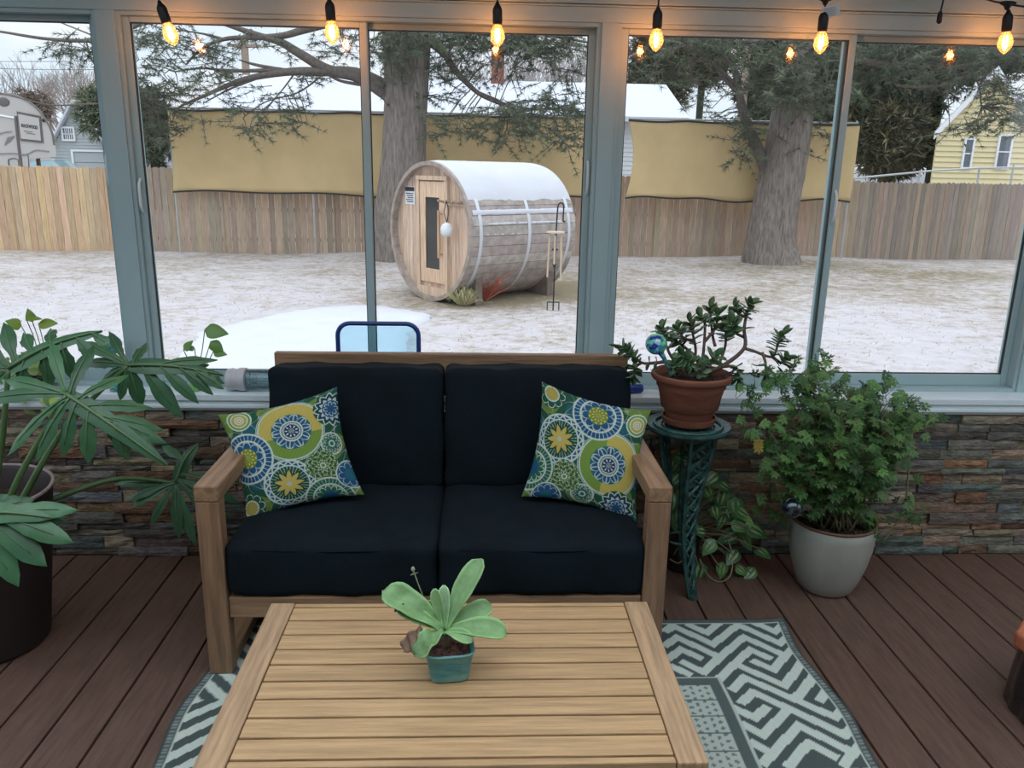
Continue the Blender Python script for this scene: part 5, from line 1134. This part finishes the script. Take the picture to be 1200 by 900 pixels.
def wglobe(c, tip, r, m_, label, loc):
    c, tip = Vector(c), Vector(tip); d = (tip-c).normalized(); t_ = thing('watering_globe', tip, label, 'watering globe')
    b = MB(); b.ball(c, r, 28, 18); b.build('globe', m_, t_, smooth='all')
    b = MB(); b.tube([c+d*r*.9, c+d*r*1.15, c+d*r*1.6, tip], [r*.42, r*.28, r*.22, r*.14], 12); b.build('stem', m_, t_, smooth='all')
wglobe(P(769, 403, -.36), P(789, 440, -.33), .036, 'globe_glass', 'bright blue and green mottled watering globe in the terracotta pot', 0)
# ---- scented geranium in the cream pot
gc = Vector((1.315, -.27, 0)); ge = thing('scented_geranium', gc, 'bushy scented geranium in a cream glazed pot near the right wall', 'potted plant')
b = MB(); b.lathe([(.06, .001), (.088, .002), (.098, .012), (.118, .06), (.136, .12), (.147, .18), (.152, .24), (.150, .275), (.144, .28), (.140, .268), (.14, .20), (.10, .05), (.06, .02)], gc, 56); p_ = b.build('pot', 'cream_glaze', ge, smooth=True, angle=60)
b = MB(); b.tube([(gc.x+.148*math.cos(a), gc.y+.148*math.sin(a), .279) for a in np.linspace(0, 2*math.pi, 57)], .006, 8); b.build('rim', 'rim_brown', p_, smooth='all')
b = MB(); disc(b, gc+Vector((0, 0, .255)), .14, am=.010)
for k in range(60): a = random.uniform(0, 6.28); r_ = .12*math.sqrt(random.random()); b.ball(gc+Vector((r_*math.cos(a), r_*math.sin(a), .262)), random.uniform(.005, .012), 6, 4)
b.build('bark_mulch', 'soil', ge)
random.seed(41); sb = MB(); lb = MB(); GG = [(.08, .185, .05), (.06, .145, .04), (.12, .24, .065), (.04, .105, .03)]
def gleaf(b, p, d, nrm, s_):
    d = Vector(d).normalized(); nrm = Vector(nrm); nrm = (nrm-d*nrm.dot(d)).normalized(); q = d.cross(nrm)
    b.color(jit(random.choice(GG), .22))
    for a, l in ((0, 1.0), (.62, .9), (-.62, .9), (1.25, .68), (-1.25, .68)):
        dd = d*math.cos(a)+q*math.sin(a); L_ = s_*l; pts = [p, p+dd*L_*.35, p+dd*L_*.7-nrm*L_*.05, p+dd*L_-nrm*L_*.16]; b.strip(pts, [s_*.04, s_*.06, s_*.10, s_*.02], nrm, .15)
        for sg, tt in ((1, .38), (-1, .38), (1, .62), (-1, .62)):
            e = p+dd*L_*tt; d2 = (dd+q*.0+(dd.cross(nrm))*sg*.9).normalized(); b.strip([e, e+d2*L_*.18, e+d2*L_*.30-nrm*L_*.05], [s_*.035, s_*.055, s_*.01], nrm, .1)
ell = P(972, 515, -.32); exr = .29; ezr = .235
for k in range(64):
    a = random.uniform(0, 6.28); r_ = .09*math.sqrt(random.random()); p0 = gc+Vector((r_*math.cos(a), r_*math.sin(a), .26))
    th_ = random.uniform(-1, 1); 
    for _ in range(40):
        d = Vector((random.gauss(0, 1), random.gauss(0, .75), random.gauss(.35, .8))).normalized(); q = Vector((ell.x+d.x*exr*random.uniform(.55, 1.0), ell.y+d.y*.19, ell.z+d.z*ezr*random.uniform(.6, 1.0)))
        if q.y < -.04 and q.z > .40: break
    m_ = p0.lerp(q, .5)+Vector((random.uniform(-.02, .02), 0, .02)); pp = smoothpath([p0, m_, q], 5); sb.color(jit((.16, .15, .08), .3)); sb.tube(pp, radii(.0034, .0018, len(pp)), 5)
    for j in range(4, len(pp)):
        for z_ in range(4 if j > 6 else 2):
            dv = Vector((random.gauss(0, 1), random.gauss(-.25, .8), random.gauss(.25, .5))).normalized(); e = pp[j]+dv*random.uniform(.02, .055)
            if e.y > -.025: e.y = -.03
            sb.tube([pp[j], e], .0011, 3, cap=False); gleaf(lb, e, (dv+Vector((0, -.3, -.15))), Vector((random.gauss(0, .3), -.55, .8)), random.uniform(.026, .044))
for px in ([(1035, 635), (1058, 600), (1064, 560), (1066, 520)], [(985, 470), (1030, 520), (1065, 510), (1095, 490)][1:]):
    pp = smoothpath([P(x, y, -.30) for x, y in px], 5); sb.color((.22, .24, .10)); sb.tube(pp, .0035, 6)
    for j in range(3, len(pp), 2): dv = Vector((random.gauss(.3, 1), random.gauss(-.2, .5), random.gauss(.4, .5))).normalized(); gleaf(lb, pp[j]+dv*.03, dv, (0, -.6, .8), .035)
for (x, y, n_) in ((1060, 590, 8), (1085, 492, 8), (1060, 470, 10), (900, 600, 7), (1015, 600, 10), (885, 470, 12), (880, 500, 8), (912, 590, 8), (1000, 625, 5), (940, 440, 14), (970, 432, 10), (1030, 455, 10), (905, 445, 12)):
    for k in range(n_):
        e = P(x+random.gauss(0, 10), y+random.gauss(0, 9), -.33+random.uniform(-.05, .05)); sb.tube([e, e+Vector((random.uniform(-.03, .03), .02, -.04))], .0012, 3, cap=False); gleaf(lb, e, Vector((random.gauss(0, 1), -.4, random.gauss(.1, .6))), (random.gauss(0, .3), -.6, .8), random.uniform(.03, .045))
sb.build('stems', 'leaf_matte', ge, smooth='all'); lb.build('leaves', 'leaf_matte', ge)
b = MB(); b.color((.45, .36, .08))
for k in range(3): gleaf(b, P(889, 515+k*4, -.36), (random.uniform(-.4, .4), -.3, -1), (0, -1, .3), .03)
b.c = [(.45, .34, .08)]*len(b.c); o = b.build('yellowed_leaf', 'leaf_matte', ge); o['label'] = 'withered yellow leaf'
wglobe(P(928, 595, -.45), P(965, 620, -.30), .035, 'globe_dark', 'dark green-black watering globe stuck in the cream pot', 0)
# ---- variegated pothos on the deck behind the stand
qc = Vector((.80, -.10, 0)); po = thing('pothos', qc, 'trailing green and white pothos on the deck behind the iron stand', 'potted plant')
b = MB(); b.lathe([(.05, .001), (.062, .005), (.076, .13), (.080, .14), (.072, .135), (.055, .02)], qc, 32); b.build('pot', 'dark_pot', po, smooth=True)
b = MB(); disc(b, qc+Vector((0, 0, .12)), .068); b.build('soil', 'soil', po)
random.seed(51); lb = MB(); vb = MB(); wb = MB()
def heart(b, p, d, nrm, s_, cols, streak=True):
    d = Vector(d).normalized(); nrm = Vector(nrm); nrm = (nrm-d*nrm.dot(d)).normalized(); sd_ = d.cross(nrm); b.color(jit(random.choice(cols), .2)); n = 7; pts = []; wd = []
    for i in range(n+1): t = i/n; pts.append(p+d*s_*t-nrm*s_*.22*t*t); wd.append(s_*.36*(math.sin(math.pi*(t**.62)*.96+.10))**.9 if t < 1 else .001)
    b.strip(pts, wd, nrm, .22)
    if streak:
        b.color((.26, .38, .18))
        for s2 in (-.35, .3):
            k = [pts[i]+sd_*(wd[i]*s2)+nrm*.0015 for i in range(1, 6)]; b.strip(k, [.001, s_*.05, s_*.06, s_*.035, .001], nrm, 0)
PO = [(.05, .17, .045), (.035, .12, .035), (.08, .23, .06)]
spots = [(795, 560), (800, 572), (790, 600), (797, 615), (806, 612), (830, 575), (845, 580), (862, 592), (838, 598), (846, 612), (866, 615), (858, 628), (832, 640), (822, 622), (875, 632), (893, 645), (870, 668), (846, 668), (880, 672), (820, 668), (836, 560), (850, 570), (788, 585), (860, 650), (785, 560), (800, 590), (855, 600), (870, 600), (884, 620), (790, 545), (798, 535)]
for x, y in spots:
    Yd = -.16+random.uniform(-.06, .04) if y < 640 else -.20; c = P(x, y, Yd)
    c.z = max(c.z, .02); d = Vector((random.gauss(.2 if x > 820 else -.2, .6), -.35, random.gauss(-.35, .35))); heart(lb, c-d.normalized()*.03, d, (random.gauss(0, .3), -.8, .6), random.uniform(.062, .092), PO)
    vb.tube(smoothpath([qc+Vector((0, 0, .125)), qc.lerp(c, .5)+Vector((0, 0, .10)), c], 4), .0022, 4, cap=False)
vb.tube(smoothpath([P(820, 655, -.2), P(828, 672, -.22), P(842, 682, -.24), P(856, 674, -.24), P(858, 650, -.2), P(852, 630, -.16)], 5), .003, 5); vb.tube(smoothpath([P(790, 650, -.2), P(800, 632, -.2), P(812, 620, -.18)], 4), .003, 5); vb.tube(smoothpath([P(785, 655, -.2), P(795, 660, -.22), P(805, 652, -.2)], 4), .003, 5)
vb.color((.20, .18, .10)); vb.c = [(.20, .18, .10)]*len(vb.c); vb.build('vines', 'leaf', po, smooth='all'); lb.build('leaves', 'leaf', po, smooth='all')
# big plain leaf hanging in front of the stand leg
# ---- succulent on the coffee table
random.seed(61); sc2 = Vector((-.062, -1.395, .4195)); su = thing('succulent', sc2, 'pale green broad-leaved succulent in a square teal glazed pot on the coffee table', 'potted plant')
def sqpot(b, c, prof, n=4, r=.35, rot=.12):
    k = 40; vs = []
    for h_, z_ in prof:
        for j in range(k):
            a = 2*math.pi*j/k; ca, sa = math.cos(a), math.sin(a); q = (abs(ca)**5+abs(sa)**5)**(-1/5); x, y = h_*q*ca, h_*q*sa; vs.append((c.x+x*math.cos(rot)-y*math.sin(rot), c.y+x*math.sin(rot)+y*math.cos(rot), c.z+z_))
    b.add(vs, [(i*k+j, i*k+(j+1) % k, (i+1)*k+(j+1) % k, (i+1)*k+j) for i in range(len(prof)-1) for j in range(k)]+[tuple(range(k))[::-1], tuple(range((len(prof)-1)*k, len(prof)*k))])
b = MB(); sqpot(b, sc2, [(.036, .0), (.042, .003), (.045, .02), (.049, .045), (.053, .066), (.056, .072), (.053, .075), (.049, .070), (.046, .05), (.03, .045)]); b.build('pot', 'teal_glaze', su, smooth=True, angle=50)
b = MB(); sqpot(b, sc2, [(.047, .052), (.044, .058), (.01, .060)]); 
for k in range(40): b.ball(sc2+Vector((random.uniform(-.035, .035), random.uniform(-.035, .035), .060)), random.uniform(.003, .006), 6, 4)
b.build('gravel', mat('pebbles', (.10, .05, .04), .9, var=.5, vscale=90), su)
SG = (.20, .36, .15); ctr = P(521, 739, -1.39)
def fat(base_, px, dy, W_, up, bend, nm='leaf', col=SG, tipw=.5, Ls=None, wavy=0, notch=0):
    e = P(px[0], px[1], -1.39+dy); a = Vector(base_); up = Vector(up).normalized(); ln = (e-a).length; C_ = a.lerp(e, .5)+up*bend*ln; n = 14; b = MB(); pts = []; wd = []
    for i in range(n+1):
        t = i/n; pts.append(a*(1-t)**2+C_*2*t*(1-t)+e*t*t); wd.append(W_*(.25+.75*min(1, t/.55)**1.2)*(1-max(0, (t-.72)/.28)**2.2)**.5+.0008)
    vs = []; m_ = 8
    for i, p in enumerate(pts):
        t = (pts[min(i+1, n)]-pts[max(i-1, 0)]).normalized(); s_ = t.cross(up).normalized(); n2 = s_.cross(t).normalized()
        if n2.dot(up) < 0: n2 = -n2
        for j in range(m_+1):
            q = j/m_*2-1; vs.append(p+s_*wd[i]*q+n2*(wd[i]*.42*q*q+wavy*math.sin(i*1.1+q*2)*.004)); 
    b.color(jit(col, .06)); b.add(vs, [(i*(m_+1)+j, i*(m_+1)+j+1, (i+1)*(m_+1)+j+1, (i+1)*(m_+1)+j) for i in range(n) for j in range(m_)])
    for k, v in enumerate(b.v):
        j = k % (m_+1); 
        if j in (0, m_): b.c[k] = tuple(min(1, x*1.45) for x in b.c[k])
        elif j == m_//2: b.c[k] = tuple(x*.9 for x in b.c[k])
    o = b.build(nm, 'leaf_matte', su, smooth='all'); s = o.modifiers.new('thick', 'SOLIDIFY'); s.thickness = .0028; return o
fat(ctr, (565, 655, ), .06, .024, (-.5, -.7, .55), .08); fat(ctr, (448, 692), .02, .029, (.15, -.55, .8), .22, wavy=1)
fat(ctr, (594, 743), -.035, .024, (0, -.45, .9), .24); fat(ctr, (576, 709), .03, .021, (.1, -.6, .8), .15)
fat(ctr, (553, 752), -.055, .014, (0, -.5, .85), .2); o = fat(ctr, (486, 770), -.07, .026, (-.3, -.55, .75), .36, wavy=1.5); 
fat(ctr, (520, 686), .03, .011, (.1, -.9, .3), .02, col=(.30, .48, .26)); fat(ctr, (509, 690), .02, .011, (-.2, -.9, .4), .04); fat(ctr, (497, 705), .03, .014, (.0, -.7, .6), .08); fat(ctr, (465, 712), .0, .016, (0, -.6, .8), .15)
wo_ = fat(P(494, 735, -1.45), (474, 764), -.082, .013, (-.4, -.6, .7), .25, nm='withered_leaf_tip', col=(.17, .105, .07), wavy=1.2)
wo_['label'] = 'withered brown-red leaf tip'
wo_ = fat(P(474, 708, -1.39), (464, 716), .0, .005, (0, -.7, .7), .1, nm='withered_leaf_tip', col=(.16, .08, .06), wavy=2)
wo_['label'] = 'withered brown leaf tip'
b = MB(); b.color((.30, .38, .22)); pp = smoothpath([P(496, 700, -1.36), P(490, 684, -1.36), P(485, 670, -1.36)], 4); b.tube(pp, .0014, 6); b.ball(P(484, 667, -1.36), (.0045, .0045, .006), 8, 6); b.strip([P(485, 672, -1.36), P(481, 674, -1.365)], [.002, .001], (0, -1, 0)); b.strip([P(486, 672, -1.36), P(490, 671, -1.365)], [.002, .001], (0, -1, 0)); b.build('flower_stalk', 'leaf_matte', su, smooth='all')
b = MB(); b.color((.18, .14, .08)); b.tube([sc2+Vector((0, 0, .055)), (sc2+ctr)/2+Vector((0, 0, .03)), ctr], [.007, .006, .006], 8); b.build('stem', 'leaf_matte', su, smooth='all')
# ================================================================ things on the sill
zs = .6725
glass_mat('clear_aqua', (.86, .95, .97), .06, .05, alpha=.10, acol=(.45, .70, .78)); mat('grey_cap', (.52, .56, .57), .45); mat('blue_rubber', (.01, .04, .24), .4)
bo = thing('plastic_bottle', (-.84, .03, zs), 'clear aqua bottle with a pale ribbed cap lying on the sill, left of the sofa', 'bottle')
RX = Matrix.Rotation(math.pi/2, 3, 'Y'); ax_ = Vector((-.955, .03, zs+.0445)); k_ = MB()
k_.lathe([(.034, 0), (.040, .004), (.043, .02), (.043, .024), (.0405, .027), (.0405, .045), (.0445, .048), (.0445, .072), (.030, .075)], ax_, 36, M=RX); k_.build('cap', 'grey_cap', bo, smooth=True)
k_ = MB(); k_.lathe([(.036, .076), (.039, .078), (.039, .155), (.037, .165), (.039, .175), (.039, .26), (.034, .272), (.01, .275)], ax_, 36, M=RX); k_.build('body', 'clear_aqua', bo, smooth=True)
k_ = MB(); k_.lathe([(.008, .08), (.008, .20)], ax_, 12, M=RX); k_.lathe([(.016, .095), (.016, .11)], ax_, 16, M=RX); k_.box(ax_.x+.150, ax_.x+.166, .0-.012, .0-.008, zs+.03, zs+.046); k_.build('inner_tube', 'clear_aqua', bo, smooth=True)
b = MB(); M = Matrix.Rotation(math.pi/2, 3, 'Y'); c = Vector((.52, .03, zs+.0195)); b.lathe([(.006, 0), (.016, .003), (.0185, .015), (.0185, .10), (.0175, .112), (.012, .120), (.003, .122)], c, 24, M=M); o = b.build('blue_handle', 'blue_rubber', smooth=True); settle(o, (.58, .03, zs)); tag(o, 'rounded blue cylinder lying on the sill, just right of the sofa back', 'handle')
mat('river_stone', (.045, .06, .055), .7, var=.3); b = MB(); q = P(775, 459, .0); b.ball((q.x+.01, .01, zs+.030), (.020, .018, .031), 16, 12); o = b.build('dark_pebble', 'river_stone', smooth='all'); settle(o, (q.x+.01, .01, zs)); tag(o, 'dark oval stone on the sill, behind the terracotta pot', 'stone')
# green cup with a rooted cutting
mat('green_cup', (.16, .42, .10), .3, coat=.5); cu = Vector((-1.075, .03, zs)); ct = thing('rooted_cutting', cu, 'leafy cutting with pointed leaves in a small green glass on the window sill', 'potted plant')
b = MB(); b.lathe([(.016, .0), (.020, .002), (.024, .05), (.026, .062), (.022, .062), (.018, .01)], cu, 24); b.build('cup', 'green_cup', ct, smooth=True)
sb = MB(); lb = MB(); sb.color((.14, .17, .08)); HG = [(.13, .30, .05), (.10, .26, .05)]
for (x, y, dx, dz, s_, nx_) in ((240, 386, 1, -.1, .085, .3), (247, 400, .75, -.7, .065, .2), (250, 412, 1, -.15, .05, .2), (215, 410, .6, .7, .050, -.2), (228, 408, -.5, .0, .03, 0)):
    e = P(x, y, .03); sb.tube(smoothpath([cu+Vector((0, 0, .05)), cu.lerp(e, .5)+Vector((.005, 0, .02)), e], 5), .0018, 5); heart(lb, e, (dx, -.1, dz), (nx_, -.8, .45), s_, HG, False)
for k in range(6): heart(lb, cu+Vector((random.uniform(-.02, .02), -.01, .07+random.uniform(0, .03))), (random.gauss(0, 1), -.3, .3), (0, -.8, .5), .04, HG, False)
sb.build('stems', 'leaf', ct, smooth='all'); lb.build('leaves', 'leaf', ct, smooth='all')
# pothos in a low bowl on the sill at the far left, and a globe ornament
vc = Vector((-1.66, .03, zs)); vp = thing('sill_pothos', vc, 'yellow-green pothos in a small dark bowl on the sill, behind the big plant', 'potted plant')
b = MB(); b.lathe([(.03, 0), (.042, .003), (.060, .05), (.056, .052), (.035, .01)], vc, 28); b.build('bowl', 'dark_pot', vp, smooth=True)
sb = MB(); lb = MB(); sb.color((.20, .26, .12)); YG_ = [(.26, .40, .06), (.20, .34, .06), (.15, .28, .05)]
for x, y, dx, dz, s_, nn_ in ((25, 382, -1, .3, .062, (0, -1, .1)), (45, 379, 1, .15, .068, (0, -.7, .7)), (38, 377, -.2, .9, .05, (.3, -1, 0)), (30, 372, .9, .1, .06, (0, -.3, .95))):
    e = P(x, y, .03); sb.tube(smoothpath([vc+Vector((0, 0, .05)), vc.lerp(e, .6)+Vector((.02, 0, 0)), e], 5), .0018, 5); heart(lb, e, (dx, -.1, dz), nn_, s_, YG_[:2], False)
for k in range(46):
    e = P(random.uniform(-15, 62), random.uniform(415, 478), random.uniform(-.10, .0)); heart(lb, e, (random.gauss(0, 1), -.3, random.gauss(-.1, .5)), (random.gauss(0, .3), -.7, .6), random.uniform(.035, .055), YG_, False)
    if k % 3 == 0: sb.tube([vc+Vector((0, -.02, .05)), vc.lerp(e, .5)+Vector((0, 0, .03)), e], .0016, 4)
sb.build('stems', 'leaf', vp, smooth='all'); lb.build('leaves', 'leaf', vp, smooth='all')
gp_ = P(131, 404, .02); b = MB(); b.lathe([(.010, 0), (.024, .002), (.024, .008), (.008, .014), (.006, gp_.z-zs-.028), (.012, gp_.z-zs-.02)], (gp_.x, .02, zs), 20); 
go = thing('glass_ornament', (gp_.x, .02, zs), 'teal streaked glass globe on the sill beside the first window post, half hidden by leaves', 'ornament'); b.build('base', 'globe_teal', go, smooth=True)
b = MB(); b.ball((gp_.x, .02, gp_.z), .036, 28, 18); b.build('globe', 'globe_teal', go, smooth='all')

# ================================================================ string lights along the head beam
mat('black_rubber', (.008, .008, .009), .45); mat('filament', (1, .5, .15), .5, emit=(1.0, .55, .22), estr=40); mat('brass', (.35, .22, .08), .35, metal=1)
glass_mat('bulb_glass', (1.0, .78, .52), .07, alpha=.10, acol=(.9, .55, .25))
for n_ in MATS['bulb_glass'].node_tree.nodes:
    if n_.type == 'BSDF_DIFFUSE':
        t_ = MATS['bulb_glass'].node_tree; q_ = t_.nodes.new('ShaderNodeBsdfTranslucent'); q_.inputs[0].default_value = (1, .60, .34, 1); l0 = n_.outputs[0].links[0]; t_.links.new(q_.outputs[0], l0.to_socket)
mat('filament_glow', (1, .6, .25), .5, emit=(1, .38, .10), estr=6)
YL = -.03; sl_ = thing('string_lights', (0, YL, 2.05), 'black string of clear filament bulbs hanging along the beam above the windows', 'string lights')
bul = [(200, 40, -.35), (389, 38, -.06), (583, 42, -.02), (769, 47, 0), (962, 50, 0), (1178, 50, -.08)]
hang = []
for (x, y, tilt) in bul:
    c = P(x, y, YL); top = Vector((c.x+tilt*-.05, YL, c.z+.038)); 
    Mx = Matrix.Rotation(tilt*.8, 3, 'Y') if tilt else Matrix.Identity(3)
    d = Mx @ Vector((0, 0, 1)); base_ = c+d*.033; hang.append((c, base_, d))
    b = MB(); b.lathe([(.012, .0), (.0155, .004), (.0165, .012), (.0165, .046), (.0145, .054), (.008, .064), (.005, .072)], base_, 20, M=Mx); so = b.build('socket', 'black_rubber', sl_, smooth=True)
    b = MB(); b.lathe([(.0015, -.070), (.007, -.066), (.016, -.058), (.0235, -.044), (.0245, -.034), (.021, -.018), (.0150, -.003), (.012, .004)], base_, 28, M=Mx, cap=False); b.build('bulb', 'bulb_glass', so, smooth='all')
    b = MB()
    for k in range(4): a = k*math.pi/2+.4; b.tube([base_+Mx @ Vector((.006*math.cos(a), .006*math.sin(a), -.010)), base_+Mx @ Vector((.0075*math.cos(a), .0075*math.sin(a), -.048))], .0013, 5)
    b.build('filament', 'filament', so)
    b = MB(); b.lathe([(.002, .0), (.003, -.012), (.001, -.03)], base_, 8, M=Mx); b.build('glass_stem', 'brass', so, smooth=True)
    l_ = bpy.data.lights.new('bulb_light', 'POINT'); l_.energy = 1.3; l_.color = (1.0, .36, .12); l_.shadow_soft_size = .012; lo_ = bpy.data.objects.new('bulb_light', l_); scn.collection.objects.link(lo_); lo_.location = base_+Mx @ Vector((0, 0, -.03))-ORG[so.name]; lo_.parent = so
b = MB(); zt_ = 2.135
tees = []
for i, (c, bb_, d) in enumerate(hang):
    top = bb_+d*.070; tz = 2.145 if i < 4 else (2.085 if i == 4 else 2.085); t_ = Vector((top.x+d.x*.1, YL, tz)); tees.append(t_); b.tube(smoothpath([top, top.lerp(t_, .5)+Vector((.001, 0, 0)), t_], 4), .0032, 8)
    b.tube([t_+Vector((0, 0, -.018)), t_+Vector((0, 0, -.006)), t_+Vector((0, 0, .006))], [.006, .012, .012], 10); b.tube([t_+Vector((-.028, 0, .004)), t_+Vector((-.012, 0, .002)), t_+Vector((.012, 0, .002)), t_+Vector((.028, 0, .004))], [.004, .009, .009, .004], 10)
path = [Vector((-3.0, YL, 2.17)), Vector((-1.6, YL, 2.15))]
for i, t_ in enumerate(tees):
    path.append(t_)
    if i < len(tees)-1: n_ = tees[i+1]; path.append((t_+n_)/2+Vector((0, 0, .035 if i >= 3 else -.01)) if i != 4 else (t_+n_)/2+Vector((0, 0, .055)))
path += [tees[-1]+Vector((.25, 0, .0)), Vector((3.0, YL, 2.16))]
b.tube(smoothpath(path, 6), .0032, 8)
e_ = P(1101, 22, YL); b.tube(smoothpath([Vector((e_.x+.006, YL, 2.15)), Vector((e_.x+.004, YL, e_.z+.06)), e_+Vector((0, 0, .02))], 5), .003, 8)
b.build('cable', 'black_rubber', sl_, smooth=True)
b = MB(); b.tube([e_+Vector((0, 0, .024)), e_+Vector((0, 0, .016)), e_+Vector((0, 0, -.010)), e_+Vector((0, 0, -.016))], [.004, .008, .009, .004], 12); b.build('end_plug', 'black_rubber', sl_, smooth=True)
c_ = hang[4][1]+Vector((.0, 0, .082)); lw_ = MB(); tg = [P(963, 9, YL-.006), P(984, 4, YL-.02), P(985, 18, YL-.02), P(963, 22, YL-.006)]; lw_.add(tg+[q+Vector((0, .0006, 0)) for q in tg], [(3, 2, 1, 0), (4, 5, 6, 7), (0, 1, 5, 4), (1, 2, 6, 5), (2, 3, 7, 6), (3, 0, 4, 7)]); lb_ = lw_.build('warning_tag', 'white_plastic', sl_)
b = MB()
for k in range(5): u0 = .2+.16*k; b.tube([tg[0].lerp(tg[3], u0).lerp(tg[1].lerp(tg[2], u0), .12)+Vector((0, -.001, 0)), tg[0].lerp(tg[3], u0).lerp(tg[1].lerp(tg[2], u0), .75)+Vector((0, -.001, 0))], .0005, 4)
b.build('small_print', 'ink', lb_)
